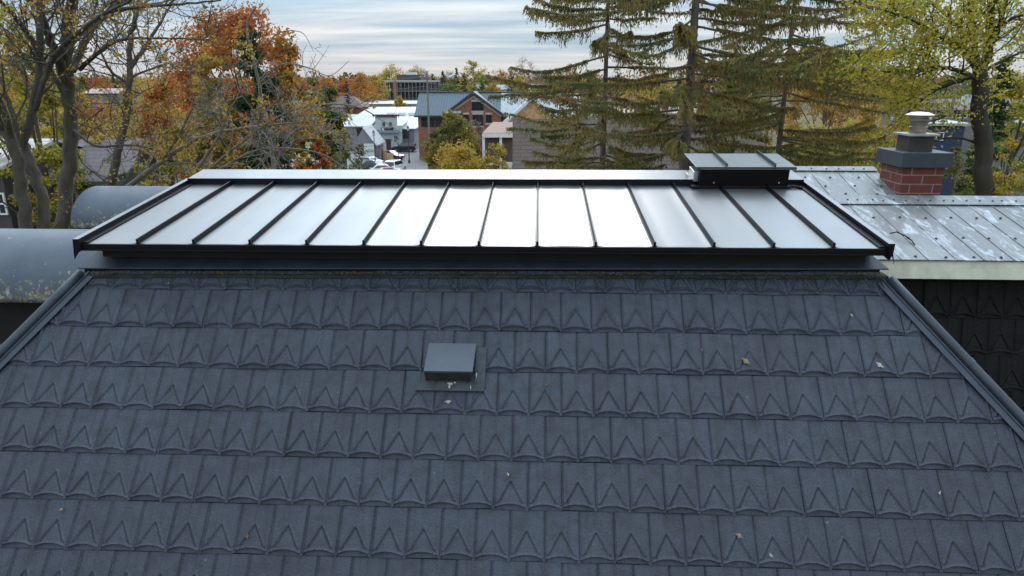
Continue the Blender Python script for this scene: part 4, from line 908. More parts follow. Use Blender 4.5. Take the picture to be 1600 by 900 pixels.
# ---------------------------------------------------------------- trees
def leafmat(name, cols, scale=.5, trans=.35, rough=.6):
    """leaves: colour drifts through the crown in clumps and from leaf to leaf"""
    m, nd, lk, p = mat_new(name)
    g = nd.new('ShaderNodeNewGeometry'); n_ = noise_tex(nd, lk, scale, 3, .6)
    a = nd.new('ShaderNodeMath'); a.operation = 'MULTIPLY_ADD'; lk.new(g.outputs['Random Per Island'], a.inputs[0]); a.inputs[1].default_value = .42; 
    s = nd.new('ShaderNodeMath'); s.operation = 'MULTIPLY_ADD'; lk.new(n_, s.inputs[0]); s.inputs[1].default_value = 1.7; s.inputs[2].default_value = -.56
    lk.new(s.outputs[0], a.inputs[2])
    k = len(cols); col = ramp(nd, lk, a.outputs[0], [((i + .3) / k, c) for i, c in enumerate(cols)])
    lk.new(col, p.inputs['Base Color']); p.inputs['Roughness'].default_value = rough; p.inputs['Specular IOR Level'].default_value = .25
    t = nd.new('ShaderNodeBsdfTranslucent'); lk.new(col, t.inputs['Color']); mx_ = nd.new('ShaderNodeMixShader'); mx_.inputs[0].default_value = trans
    lk.new(p.outputs[0], mx_.inputs[1]); lk.new(t.outputs[0], mx_.inputs[2]); lk.new(mx_.outputs[0], nd['Material Output'].inputs['Surface']); return m
def barkmat(name, col, moss=(.05, .05, .02)):
    m, nd, lk, p = mat_new(name)
    n_ = noise_tex(nd, lk, 6, 6, .7, (1, 1, .25)); n2_ = noise_tex(nd, lk, 1.4, 4, .6)
    c = ramp(nd, lk, n_, [(.3, tuple(q * .5 for q in col)), (.7, tuple(q * 1.4 for q in col))])
    c = mixc(nd, lk, ramp(nd, lk, n2_, [(.48, (0, 0, 0)), (.62, (.7,) * 3)]), c, moss)
    lk.new(c, p.inputs['Base Color']); p.inputs['Roughness'].default_value = .9; lk.new(bump(nd, lk, n_, .8, .03), p.inputs['Normal']); return m
m_bark = barkmat('grey_brown_bark', (.095, .080, .064)); m_barkd = barkmat('dark_bark', (.045, .036, .030)); m_barkg = barkmat('grey_twig_bark', (.21, .19, .165), (.13, .12, .08))
m_barks = barkmat('spruce_bark', (.15, .125, .11), (.08, .075, .045))
OR = (.50, .19, .035); RED = (.42, .085, .04); YO = (.44, .26, .05); YE = (.46, .36, .055); YG = (.27, .29, .045); GR = (.055, .10, .022); DG = (.020, .040, .016); OL = (.11, .10, .03); BR = (.16, .085, .035); BLU = (.035, .065, .055)
L_yellow = leafmat('yellow_leaves', [YG, YE, YO, YE]); L_orange = leafmat('orange_leaves', [OL, YO, OR, RED]); L_red = leafmat('red_leaves', [BR, RED, OR, RED]); L_green = leafmat('green_leaves', [DG, GR, (.09, .14, .03), YG])
L_ochre = leafmat('ochre_leaves', [OL, YO, YE, OL]); L_yg = leafmat('yellow_green_leaves', [GR, YG, YE, YG]); L_dark = leafmat('dark_conifer', [DG, (.03, .055, .02), GR], .6, .15); L_olive = leafmat('olive_leaves', [DG, OL, (.14, .12, .03), YG])
L_blue = leafmat('blue_spruce', [BLU, (.05, .09, .08), DG], .8, .1); L_maple = leafmat('turning_maple', [GR, OL, YO, OR, RED], .22); L_bare = leafmat('bare_twig_haze', [(.17, .13, .10), (.24, .19, .15), (.13, .10, .08)], .5, .2)
def leaf_quads(P, size, rng, flat=0.0, aspect=.6, fold=True):
    """one kite shaped leaf per point"""
    n = len(P); d = rng.normal(size=(n, 3)); d[:, 2] *= (1 - flat); d /= np.linalg.norm(d, axis=1)[:, None] + 1e-9
    u = np.cross(d, rng.normal(size=(n, 3))); u /= np.linalg.norm(u, axis=1)[:, None] + 1e-9; w = np.cross(d, u)
    s = size * rng.uniform(.55, 1.35, n)[:, None]
    V = np.stack([P - u * s * .5, P - w * s * aspect * .5 + u * s * .08, P + u * s * .5, P + w * s * aspect * .5 + u * s * .08], 1)
    if fold: V[:, 1] += d * s * .12; V[:, 3] += d * s * .12
    return V.reshape(-1, 3), np.arange(4 * n).reshape(-1, 4)
class Wood:
    def __init__(s): s.V = []; s.F = []; s.n = 0
    def tube(s, pts, r0, r1, n=5):
        P = np.array(pts, float); k = len(P); T = np.gradient(P, axis=0); T /= np.linalg.norm(T, axis=1)[:, None] + 1e-9
        ref = np.array([1.0, .3, .1]) if abs(T[0][2]) > .6 else np.array([0, 0, 1.0]); A = np.cross(T, ref); A /= np.linalg.norm(A, axis=1)[:, None] + 1e-9; B_ = np.cross(T, A)
        rr = (np.linspace(r0, r1, k) if not isinstance(r0, (list, np.ndarray)) else np.array(r0))[:, None, None]
        an = np.arange(n) * 2 * math.pi / n
        R_ = P[:, None, :] + rr * (np.cos(an)[None, :, None] * A[:, None, :] + np.sin(an)[None, :, None] * B_[:, None, :])
        i = np.arange(k - 1)[:, None] * n; j = np.arange(n)[None, :]; q = (j + 1) % n
        s.F.append((np.stack([i + j, i + q, i + n + q, i + n + j], -1).reshape(-1, 4)) + s.n); s.V.append(R_.reshape(-1, 3)); s.n += k * n
    def build(s, name, mat, parent): return np_obj(name, np.concatenate(s.V), np.concatenate(s.F), mat, parent, True)
def grow(W, p, d, length, r, rng, depth, tips, up=.15, nseg=7, wander=.16, kids=(3, 5), ang=(25, 55), ratio=(.45, .7), rmin=.006, rend=.35, nside=5):
    p = np.array(p, float); d = np.array(d, float); d /= np.linalg.norm(d); pts = [p.copy()]
    for i in range(nseg):
        d = d + rng.normal(size=3) * wander + np.array([0, 0, up / nseg * 2]); d /= np.linalg.norm(d); p = p + d * length / nseg; pts.append(p.copy())
    W.tube(pts, max(r, rmin), max(r * rend, rmin * .7), nside if r > .02 else 4 if r > .012 else 3)
    if depth == 0:
        tips.append(np.array(pts[1:])); return
    if depth == 1: tips.append(np.array(pts[-3:]))
    k = rng.randint(kids[0], kids[1] + 1)
    for i in range(k):
        f = rng.uniform(.25, 1.0) if i else 1.0; q = min(nseg - 1, int(f * nseg)); b = pts[q]; t = pts[min(q + 1, nseg)] - pts[max(q - 1, 0)]; t /= np.linalg.norm(t)
        a = R(rng.uniform(*ang)); x = np.cross(t, rng.normal(size=3)); x /= np.linalg.norm(x)
        nd_ = t * math.cos(a) + x * math.sin(a)
        rl = max(rmin, (r * (1 - (1 - rend) * f)) * .65)
        grow(W, b, nd_, length * rng.uniform(*ratio), rl, rng, depth - 1, tips, up, max(4, nseg - 1), wander, kids, ang, ratio, rmin, rend, nside)
def crown_leaves(tips, n, spread, size, rng, flat=0.0, aspect=.6):
    T = np.concatenate(tips); P = T[rng.randint(0, len(T), n)]
    # clumps: leaves gather round a subset of the twigs
    P = P + rng.normal(size=(n, 3)) * spread * rng.uniform(.2, 1.0, n)[:, None]
    return leaf_quads(P, size, rng, flat, aspect)
def broadleaf(name, label, x, y, h, cr, base, lm, nleaf, lsize, seed, cat='tree', group=None, bark=None, limbs=14, spread=1.0, z0=0, trunk_r=None, bare=False, **_):
    """trunk forking into limbs that each carry clumps of leaves; the clumps fill an uneven crown"""
    rng = np.random.RandomState(seed); e = empty(name, (x, y, z0), label, cat, group); W = Wood()
    r = trunk_r or max(.05, h * .014); zb = h * base; rz_ = (h - zb) / 2; zc = zb + rz_; lean = rng.normal(size=2) * .01 * h
    tp = [np.array([x + lean[0] * f * f, y + lean[1] * f * f, z0 + (zb + rz_ * 1.3) * f]) for f in np.linspace(0, 1, 9)]
    W.tube(tp, r * 1.15, r * .22, 7)
    lob = [(rng.normal(size=3), rng.uniform(.10, .26)) for _ in range(5)]; lob = [(a / np.linalg.norm(a), b) for a, b in lob]
    CC = []; K = limbs * 7
    for i in range(K):
        d = rng.normal(size=3); d /= np.linalg.norm(d); m = 1 - .10 + sum(b * max(0, d.dot(a)) ** 2 for a, b in lob) - .15 * rng.rand()
        f = rng.uniform(.35, 1) ** .5; q = d * f * m
        taper = 1 - .38 * max(0, q[2]) ** 1.5 - .10 * max(0, -q[2])
        CC.append(np.array([x + q[0] * cr * taper * .86, y + q[1] * cr * taper * .86, z0 + min(zc + q[2] * rz_ * .92, h * .985)]))
    CC = np.array(CC); hubs = CC[rng.choice(K, limbs, False)]; tips = []
    for hb in hubs:
        k = min(8, max(1, int((hb[2] - z0) / (zb + rz_ * 1.3) * 8 * .72))); b = tp[k]; mid = b * .5 + hb * .5 + np.array([0, 0, -.06 * h * rng.rand()]) + rng.normal(size=3) * cr * .05
        t = np.linspace(0, 1, 6)[:, None]; pts = (1 - t) ** 2 * b + 2 * t * (1 - t) * mid + t * t * hb; W.tube(pts, r * .42 * (1 - .4 * k / 8), r * .10, 5)
    for c in CC:
        j = np.argmin(((hubs - c) ** 2).sum(1)); hb = hubs[j]
        if np.linalg.norm(hb - c) > .01: W.tube([hb, (hb + c) / 2 + rng.normal(size=3) * cr * .03, c], r * .10, r * .04, 3)
        for _k in range(2 if not bare else 7):
            d = rng.normal(size=3); d[2] = abs(d[2]) if bare else d[2]; d /= np.linalg.norm(d); W.tube([c, c + d * cr * .12, c + d * cr * .24 + np.array([0, 0, cr * .05])], r * .04 if not bare else r * .06, r * .02, 3)
    W.build('trunk', bark or m_bark, e)
    sr = cr * .20 * spread; wgt = rng.uniform(.35, 1.3, K); wgt /= wgt.sum(); idx = rng.choice(K, nleaf, p=wgt)
    d = rng.normal(size=(nleaf, 3)); d /= np.linalg.norm(d, axis=1)[:, None]
    P = CC[idx] + d * (rng.uniform(.05, 1, nleaf) ** .6)[:, None] * sr * rng.uniform(.7, 1.25, K)[idx][:, None] * np.array([1, 1, .78])
    V, Fq = leaf_quads(P, lsize, rng); np_obj('crown', V, Fq, lm, e); return e
def conifer(name, label, x, y, h, cr, lm, seed, n=5000, lsize=.35, cat='tree', group=None, base=.08, z0=0, bark=None, pw=.85):
    rng = np.random.RandomState(seed); e = empty(name, (x, y, z0), label, cat, group); W = Wood()
    W.tube([(x, y, z0), (x, y, z0 + h * .5), (x, y, z0 + h * .98)], h * .014, h * .002, 7); P = []
    nb = int(h * 7)
    for i in range(nb):
        f = base + (1 - base) * (i + rng.uniform(0, 1)) / nb; a = rng.uniform(0, math.tau); L_ = cr * (1 - f) ** pw * rng.uniform(.7, 1.12) + .1
        m_ = max(2, int(n / nb * (L_ / cr + .15) * 1.3)); t = rng.uniform(.15, 1, m_) ** .7
        bx_ = x + math.cos(a) * L_ * t; by_ = y + math.sin(a) * L_ * t; bz = z0 + h * f - L_ * .28 * t ** 1.5 + L_ * .10 * t ** 3
        P.append(np.stack([bx_, by_, bz], 1) + rng.normal(size=(m_, 3)) * np.array([.12, .12, .07]) * (.4 + cr * .22))
        W.tube([(x, y, z0 + h * f), (x + math.cos(a) * L_ * .95, y + math.sin(a) * L_ * .95, z0 + h * f - L_ * .18)], .02 + h * .001, .006, 3)
    W.build('trunk', bark or m_barkd, e); V, Fq = leaf_quads(np.concatenate(P), lsize, rng, .55, .45); np_obj('crown', V, Fq, lm, e); return e
def X(px, py, Y): return at(px, py, Y).x
def Zp(py, Y): return at(800, py, Y).z
# ---- the two guided trees at left, limbs laid out along what the photo shows
def guided(name, label, base, limbs, seed, lm, nleaf, lsize, bark, tw=.5, cat='tree', kids=(3, 5), depth=2, sp=.28, spread=.14, twl=(.9, 1.9), clump=False, rmin=.0065, up=.2, group=None):
    rng = np.random.RandomState(seed); e = empty(name, base, label, cat, group); W = Wood(); tips = []
    for (pts, r0, r1, spawn) in limbs:
        ctrl = np.array([tuple(at(a, b, Y)) if len(q) == 3 and not isinstance(q, Vector) else tuple(q) for q in pts for (a, b, Y) in [tuple(q)]])
        # smooth by subdividing (Catmull-Rom)
        C4 = np.vstack([2 * ctrl[0] - ctrl[1], ctrl, 2 * ctrl[-1] - ctrl[-2]]); S = []
        for i in range(1, len(C4) - 2):
            for t in np.linspace(0, 1, 7)[:-1]:
                a, b, c, d = C4[i - 1], C4[i], C4[i + 1], C4[i + 2]
                S.append(.5 * ((2 * b) + (c - a) * t + (2 * a - 5 * b + 4 * c - d) * t * t + (3 * b - a - 3 * c + d) * t ** 3))
        S.append(ctrl[-1]); S = np.array(S); S[1:-1] += rng.normal(size=(len(S) - 2, 3)) * r0 * .12
        W.tube(S, r0, r1, 9 if r0 > .06 else 6)
        if not spawn: continue
        seglen = np.linalg.norm(np.diff(S, axis=0), axis=1).sum(); k = int(seglen / sp * spawn)
        for i in range(k):
            f = rng.uniform(.12, 1); q = f * (len(S) - 1); iq = int(min(q, len(S) - 2)); b = S[iq] + (S[iq + 1] - S[iq]) * (q - iq); t = S[iq + 1] - S[iq]; t /= np.linalg.norm(t) + 1e-9
            a = R(rng.uniform(30, 70)); x = np.cross(t, rng.normal(size=3)); x /= np.linalg.norm(x); rr = (r0 + (r1 - r0) * f)
            grow(W, b, t * math.cos(a) + x * math.sin(a), rng.uniform(*twl) * (1.15 - .5 * f), max(rmin, min(rr * .4, .022)), rng, depth, tips, up, 6, .17, kids, (25, 60), (.4, .7), rmin, .45)
    W.build('trunk', bark, e)
    T = np.concatenate(tips)
    if clump:   # what is left of the foliage hangs in tufts
        cc_ = T[rng.randint(0, len(T), max(8, nleaf // 26))]; P = cc_[rng.randint(0, len(cc_), nleaf)] + rng.normal(size=(nleaf, 3)) * spread
    else: P = T[rng.randint(0, len(T), nleaf)] + rng.normal(size=(nleaf, 3)) * spread
    V, Fq = leaf_quads(P, lsize, rng); np_obj('crown', V, Fq, lm, e); return e
L_tuft = leafmat('amber_leaves', [BR, (.34, .18, .035), (.42, .25, .05), YE], 1.2, .4)
def gp(px, py, Y): return (px, py, Y)
b = at(102, 350, 15.5)
guided('ash_tree', 'tall grey trunked tree losing its amber leaves, thickest trunk left of the maple', (b.x, 15.5, 0), [
    ([(97, 520, 15.6), (95, 440, 15.5), (96, 352, 15.5), (108, 262, 15.5), (110, 190, 15.5), (107, 130, 15.5)], .165, .14, 0),
    ([(107, 135, 15.5), (104, 90, 15.3), (108, 40, 15.2), (116, -30, 15.0), (120, -110, 14.8)], .14, .08, .5),
    ([(107, 135, 15.5), (90, 92, 15.0), (72, 50, 14.6), (58, 0, 14.2), (50, -60, 14)], .11, .05, .8),
    ([(112, 110, 15.5), (128, 75, 15.8), (146, 42, 16.1), (185, 5, 16.4), (215, -30, 16.6)], .09, .04, 1),
    ([(95, 80, 15.2), (70, 100, 14.6), (48, 60, 14.1), (20, 22, 13.6), (-20, -20, 13)], .075, .03, 1),
    ([(108, 70, 15.3), (150, 30, 15.0), (200, 12, 14.6), (270, 8, 14.2), (345, 0, 13.9)], .06, .015, 1.1),
    ([(125, 108, 15.5), (150, 85, 15.0), (190, 62, 14.6), (255, 60, 14.3), (330, 62, 14.0)], .05, .014, 1.1),
    ([(110, 170, 15.5), (80, 110, 15.3), (60, 95, 15.2), (30, 80, 15)], .05, .02, 1),
    ([(111, 200, 15.5), (150, 228, 15.0), (200, 226, 14.6), (240, 232, 14.2)], .035, .012, 1)], 11, L_tuft, 3600, .075, m_bark, clump=True, depth=2, kids=(2, 4), spread=.10)
b = at(30, 300, 13.5)
guided('ash_tree', 'leaning multi stemmed tree with amber leaves nearest the left edge', (b.x, 13.5, 0), [
    ([(52, 540, 13.6), (48, 440, 13.5), (42, 360, 13.4), (33, 290, 13.3), (20, 225, 13.2), (-5, 190, 13.1), (-40, 160, 13)], .14, .08, .4),
    ([(48, 440, 13.5), (68, 340, 13.7), (52, 262, 13.9), (34, 215, 14.0)], .13, .08, .2),
    ([(34, 230, 13.8), (48, 180, 13.9), (60, 120, 13.9), (62, 60, 13.8), (60, -10, 13.7), (57, -80, 13.6)], .085, .05, .7),
    ([(55, 170, 13.9), (75, 110, 13.7), (95, 75, 13.4), (125, 48, 13.1), (165, 20, 12.9), (215, -5, 12.7)], .06, .022, 1),
    ([(28, 300, 13.4), (25, 250, 13.4), (25, 200, 13.5), (10, 150, 13.6), (0, 120, 13.7)], .07, .03, 1),
    ([(20, 225, 13.2), (8, 180, 12.9), (-15, 120, 12.6), (-30, 60, 12.4)], .07, .03, .8)], 12, L_tuft, 2200, .07, m_bark, clump=True, kids=(2, 4), spread=.10)
b = at(185, 280, 20)
guided('ash_tree', 'slender nearly bare tree right of the thick grey trunk', (b.x, 20, 0), [
    ([(150, 400, 20.4), (170, 300, 20.2), (183, 240, 20), (198, 180, 20), (202, 120, 20), (204, 60, 20), (216, 10, 20), (226, -40, 20)], .14, .04, .6),
    ([(204, 105, 20), (225, 75, 20.2), (250, 35, 20.4), (275, -5, 20.6)], .07, .02, 1),
    ([(200, 130, 20), (172, 110, 19.8), (155, 75, 19.6), (130, 30, 19.4)], .05, .015, 1),
    ([(206, 120, 20), (235, 108, 20), (265, 100, 20), (300, 118, 20)], .035, .012, 1),
    ([(198, 170, 20), (175, 160, 20.2), (150, 178, 20.4), (120, 200, 20.5)], .035, .012, 1)], 13, L_tuft, 1500, .085, m_bark, clump=True, kids=(2, 4), rmin=.008)
b = at(205, 285, 15)
guided('bare_tree', 'low bare tree with long arching grey branches reaching over the street', (b.x, 16, 0), [
    ([(150, 330, 16.5), (205, 288, 16), (250, 255, 15.7), (300, 222, 15.4), (352, 205, 15.2), (420, 195, 15), (480, 190, 14.8)], .07, .015, .9),
    ([(250, 255, 15.7), (280, 210, 15.2), (300, 170, 14.8), (320, 165, 14.6)], .035, .012, .8),
    ([(330, 262, 15), (355, 240, 14.8), (400, 205, 14.6), (460, 170, 14.4), (520, 162, 14.2)], .035, .015, .8),
    ([(520, 162, 14.2), (560, 167, 14), (600, 190, 13.9), (628, 208, 13.8)], .018, .006, .12),
    ([(340, 265, 15), (400, 235, 14.6), (450, 232, 14.3), (500, 240, 14.1), (540, 262, 14)], .032, .010, .7),
    ([(310, 262, 15.2), (340, 215, 15), (365, 160, 14.9), (380, 150, 14.8)], .035, .012, .4),
    ([(430, 262, 14.5), (450, 215, 14.3), (485, 195, 14.2), (520, 200, 14.1)], .03, .009, 1.0)], 14, L_tuft, 1500, .075, m_barkg, clump=True, depth=2, kids=(3, 5), sp=.28, twl=(.7, 1.6), spread=.08, up=.05)
b = at(430, 120, 20)
guided('bare_tree', 'bare fine twigged branch tips drooping past the orange maple into the sky', (b.x, 21, 0), [
    ([(430, 330, 21), (425, 240, 21), (410, 160, 20.6), (395, 90, 20.2), (385, 40, 20), (400, 10, 20)], .07, .015, .5),
    ([(405, 130, 20.4), (440, 100, 20.1), (480, 105, 19.9), (515, 118, 19.8), (545, 95, 19.7)], .025, .006, .25),
    ([(400, 100, 20.2), (430, 55, 20), (470, 50, 19.8), (490, 80, 19.7)], .02, .006, .25)], 15, L_bare, 60, .05, m_barkg, depth=1, kids=(1, 2), twl=(.5, 1.0), up=.05)
# ---- right hand locust
b = at(1537, 260, 17)
L_loc = leafmat('lime_yellow_leaves', [(.15, .20, .04), (.36, .34, .045), (.54, .43, .05), (.36, .32, .045)], .7, .5)
guided('locust_tree', 'stout dark trunk with airy lime yellow leaves at right above the chimney', (b.x, 17, 0), [
    ([(1546, 520, 17), (1542, 400, 17), (1538, 300, 17), (1536, 230, 17), (1532, 160, 17), (1530, 112, 17)], .24, .17, 0),
    ([(1530, 120, 17), (1522, 80, 17), (1518, 30, 17.1), (1515, -40, 17.2)], .11, .05, 1),
    ([(1532, 115, 17), (1545, 70, 17), (1548, 20, 16.8), (1560, -40, 16.6)], .13, .06, .9),
    ([(1540, 90, 17), (1560, 45, 17.2), (1572, -5, 17.4), (1590, -60, 17.5)], .07, .04, 1),
    ([(1525, 100, 17), (1500, 75, 16.6), (1465, 55, 16.2), (1420, 28, 15.8), (1380, 15, 15.4)], .07, .018, 2.2),
    ([(1526, 122, 17), (1490, 108, 16.5), (1450, 106, 16.1), (1400, 112, 15.7), (1345, 108, 15.3)], .06, .014, 2.2),
    ([(1528, 118, 17), (1490, 130, 17.4), (1455, 145, 17.7), (1420, 175, 18), (1385, 200, 18.3)], .05, .012, 1.2),
    ([(1520, 60, 17), (1480, 25, 17.4), (1440, -10, 17.8), (1400, -50, 18)], .05, .02, 2.2),
    ([(1545, 60, 17), (1580, 30, 16.6), (1620, 20, 16.3)], .05, .02, 1.6),
    ([(1540, 110, 17), (1575, 90, 17.3), (1620, 75, 17.5)], .045, .02, 1.2),
    ([(1534, 178, 17), (1500, 176, 16.6), (1460, 188, 16.2), (1430, 195, 16)], .035, .012, .5),
    ([(1536, 225, 17), (1490, 215, 17.3), (1450, 222, 17.5), (1400, 230, 17.8)], .035, .012, .4)], 16, L_loc, 14000, .09, m_barkd, depth=1, kids=(2, 4), spread=.16, twl=(.7, 1.5), sp=.22)
# ---- big spruces
L_spr = leafmat('brownish_spruce_needles', [(.19, .115, .055), (.25, .17, .065), (.29, .23, .075), (.17, .17, .06), (.12, .145, .06)], .55, .45)
def spruce(label, px, Y, h, blen, seed, nlat=1.0, z_lo=4.0, tr=.20, gap=.36):
    rng = np.random.RandomState(seed); x = at(px, 130, Y).x; e = empty('spruce_tree', (x, Y, 0), label, 'tree', 'tall spruces behind the roof'); W = Wood()
    W.tube([(x, Y, 0), (x + .05, Y, h * .5), (x, Y, h)], tr * 1.25, tr * .12, 10); P = []; D_ = []; S_ = []
    z = z_lo; k = 0
    while z < h - .6:
        for q in range(rng.randint(2, 4)):
            a = rng.uniform(0, math.tau) if rng.rand() < .62 else rng.choice([0, math.pi]) + rng.normal() * .5
            L_ = blen * min(1, (h - z) / (h * .42)) ** .8 * rng.uniform(.55, 1.12); zz_ = z + rng.uniform(-.18, .18)
            n_ = 12; t = np.linspace(0, 1, n_ + 1); rise = rng.uniform(-.34, .20)
            sag = -.13 * L_ * t + .16 * L_ * t ** 3 * rng.uniform(.3, 1.3) + rise * L_ * t * .6
            sw = np.cumsum(rng.normal(size=n_ + 1) * .06); sag = sag + np.cumsum(rng.normal(size=n_ + 1) * .018)
            pts = np.stack([x + math.cos(a) * L_ * t - math.sin(a) * sw, Y + math.sin(a) * L_ * t + math.cos(a) * sw, zz_ + sag], 1)
            W.tube(pts, .030 + .010 * L_ / blen, .008, 5)
            bald = rng.uniform(.05, .28); nl = int(L_ * 110 * nlat * rng.choice([.5, .9, 1.2, 1.5]))
            tt = bald + (1 - bald) * rng.uniform(0, 1, nl) ** .85; bi = np.minimum((tt * n_).astype(int), n_ - 1); fr_ = (tt * n_ - bi)[:, None]
            bp = pts[bi] * (1 - fr_) + pts[bi + 1] * fr_; sgn = rng.choice([-1, 1], nl)
            ll = rng.uniform(.12, .50, nl) * (.65 + .6 * np.abs(np.sin(tt * 9 + a * 5))) * (1.05 - .55 * tt); az = a + sgn * R(1) * rng.uniform(25, 85, nl)
            # each lateral leaves sideways and then hangs
            m_ = 5; gaps = rng.rand(nl) < .93
            for s_ in range(m_):
                f = (s_ + .5) / m_; hx = ll * f * (1 - .35 * f); hz = -ll * (f ** 1.6) * rng.uniform(.5, 1.4, nl) + .05
                pp = bp + np.stack([np.cos(az) * hx, np.sin(az) * hx, hz], 1)
                dd = np.stack([np.cos(az) * (1 - .7 * f), np.sin(az) * (1 - .7 * f), -.3 - 1.1 * f * np.ones(nl)], 1)
                P.append(pp[gaps]); D_.append(dd[gaps]); S_.append((ll / m_ * 1.25)[gaps])
            # needles clothing the branch itself
            nb_ = int(L_ * 60); tb = bald + (1 - bald) * rng.uniform(0, 1, nb_); bi = np.minimum((tb * n_).astype(int), n_ - 1); fr_ = (tb * n_ - bi)[:, None]
            P.append(pts[bi] * (1 - fr_) + pts[bi + 1] * fr_ + rng.normal(size=(nb_, 3)) * .03); D_.append(rng.normal(size=(nb_, 3)) * .5 + np.array([math.cos(a), math.sin(a), .25])); S_.append(np.full(nb_, .11))
        z += rng.uniform(gap * .7, gap * 1.3)
    P = np.concatenate(P); D_ = np.concatenate(D_); S_ = np.concatenate(S_)[:, None]; n = len(P); D_ /= np.linalg.norm(D_, axis=1)[:, None] + 1e-9
    w = np.cross(D_, rng.normal(size=(n, 3))); w /= np.linalg.norm(w, axis=1)[:, None] + 1e-9; wd_ = rng.uniform(.010, .022, n)[:, None]
    V = np.stack([P - D_ * S_ * .7, P - w * wd_, P + D_ * S_ * .7, P + w * wd_], 1).reshape(-1, 3)
    W.build('trunk', m_barks, e); np_obj('crown', V, np.arange(4 * n).reshape(-1, 4), L_spr, e); return e
spruce('big spruce with the thick trunk right of centre, drooping olive brown branches', 1076, 21, 24, 5.4, 21, 1.0, 4.5, .20, .29)
spruce('thinner spruce left of the thick trunked one', 944, 24, 22, 3.8, 22, .95, 4.5, .13, .32)
spruce('greener spruce right of the thick trunked one', 1226, 25, 23, 4.7, 23, .95, 4.5, .13, .31)
L_gold = leafmat('golden_orange_leaves', [YE, YO, (.50, .26, .05), YE], .4, .4)
# ---- mid distance trees, each placed where its crown stands in the photo
def T(kind, label, px, ytop, Y, wpx, lm, n, ls, seed, **k):
    """crown top at (px, ytop) for a tree standing at distance Y; wpx = crown width in photo pixels"""
    x = X(px, ytop, Y); h = Zp(ytop, Y); cr = wpx / 2 / F * Y * 1.0
    if kind == 'c': return conifer(k.pop('name', 'conifer'), label, x, Y, h, cr, lm, seed, n, ls, **k)
    return broadleaf(k.pop('name', 'maple_tree'), label, x, Y, h, cr * 1.05, (max(.5, k.pop('base')) if k.get('name') == 'bush' and Y < 40 else k.pop('base', .3)), lm, n, ls, seed, **k)
T('b', 'tall maple turning from green to orange and red at its top left of the street', 372, -45, 37, 215, leafmat('orange_red_maple', [OL, YO, OR, OR, RED, OR], .30), 24000, .20, 31, base=.35, limbs=16)
T('b', 'orange and ochre maple left of the tall red topped maple', 318, 70, 33, 120, L_ochre, 9000, .19, 32, base=.3, limbs=13)
T('c', 'dark cedar growing in front of the tall orange maple', 393, 52, 25, 150, L_dark, 36000, .15, 33, base=.12, pw=.42)
T('b', 'green leaved tree right of the dark cedar', 490, 78, 40, 95, L_green, 10000, .22, 34, base=.3, limbs=13)
T('b', 'small ochre tree between the dark cedar and the green tree', 438, 68, 35, 70, L_ochre, 5000, .18, 35, base=.3)
T('b', 'small red leaved tree low beside the green tree', 492, 142, 26, 55, L_red, 2600, .13, 36, base=.4, name='young_maple', limbs=8)
T('b', 'olive bush with fine twigs just left of the parked cars', 535, 186, 34, 100, L_olive, 7000, .13, 37, base=.25, name='bush', cat='bush', limbs=12)
T('b', 'round tree with olive leaves above and golden ones below in front of the brick gable', 700, 176, 70, 100, leafmat('olive_gold_leaves', [(.07, .075, .025), (.12, .12, .035), (.20, .18, .04), (.36, .26, .045)], .35), 15000, .26, 38, base=.2, limbs=18)
T('b', 'thin brownish tree against the brick gable', 742, 186, 74, 50, L_bare, 2500, .2, 39, base=.3)
T('b', 'golden bush at the right foot of the round olive tree', 715, 212, 62, 110, L_yellow, 7000, .22, 40, base=.15, name='bush', cat='bush', limbs=14)
T('b', 'amber leaved tree in front of the porch house', 775, 205, 60, 62, L_ochre, 3600, .17, 41, base=.2, limbs=10)
# left: understory between the trunks
T('b', 'yellow green tree filling the upper left corner', 12, -20, 26, 150, L_yg, 9000, .16, 42, base=.3, limbs=15)
T('b', 'ochre tree low behind the leaning stems', 60, 112, 32, 130, L_ochre, 8000, .17, 43, base=.2, limbs=14)
T('b', 'amber bush between the thick trunk and the slender tree', 150, 168, 30, 90, L_ochre, 5200, .15, 44, base=.15, name='bush', cat='bush', limbs=12)
T('b', 'green bush at the foot of the slender tree', 165, 215, 26, 85, L_green, 5000, .13, 45, base=.12, name='bush', cat='bush', limbs=12)
T('b', 'gold and olive bush in front of the maples', 262, 150, 28, 135, L_ochre, 9500, .15, 46, base=.12, name='bush', cat='bush', limbs=15)
T('b', 'olive bush below the dark cedar', 335, 178, 22, 120, leafmat('olive_amber_leaves', [GR, OL, YO, OL], .5), 8500, .14, 47, base=.12, name='bush', cat='bush', limbs=14)
T('b', 'dark olive bush beneath the arching bare branches', 445, 200, 22, 120, L_olive, 8000, .14, 48, base=.12, name='bush', cat='bush', limbs=14)
T('b', 'orange maple far behind the slender tree', 245, 105, 60, 110, L_orange, 6500, .28, 49, base=.25, limbs=13)
T('b', 'golden tree half hidden behind the thick trunk', 105, 128, 52, 110, L_ochre, 6000, .26, 50, base=.25, limbs=13)
T('b', 'russet bush under the maples near the street', 468, 205, 30, 80, L_orange, 3800, .14, 51, base=.12, name='bush', cat='bush', limbs=10)
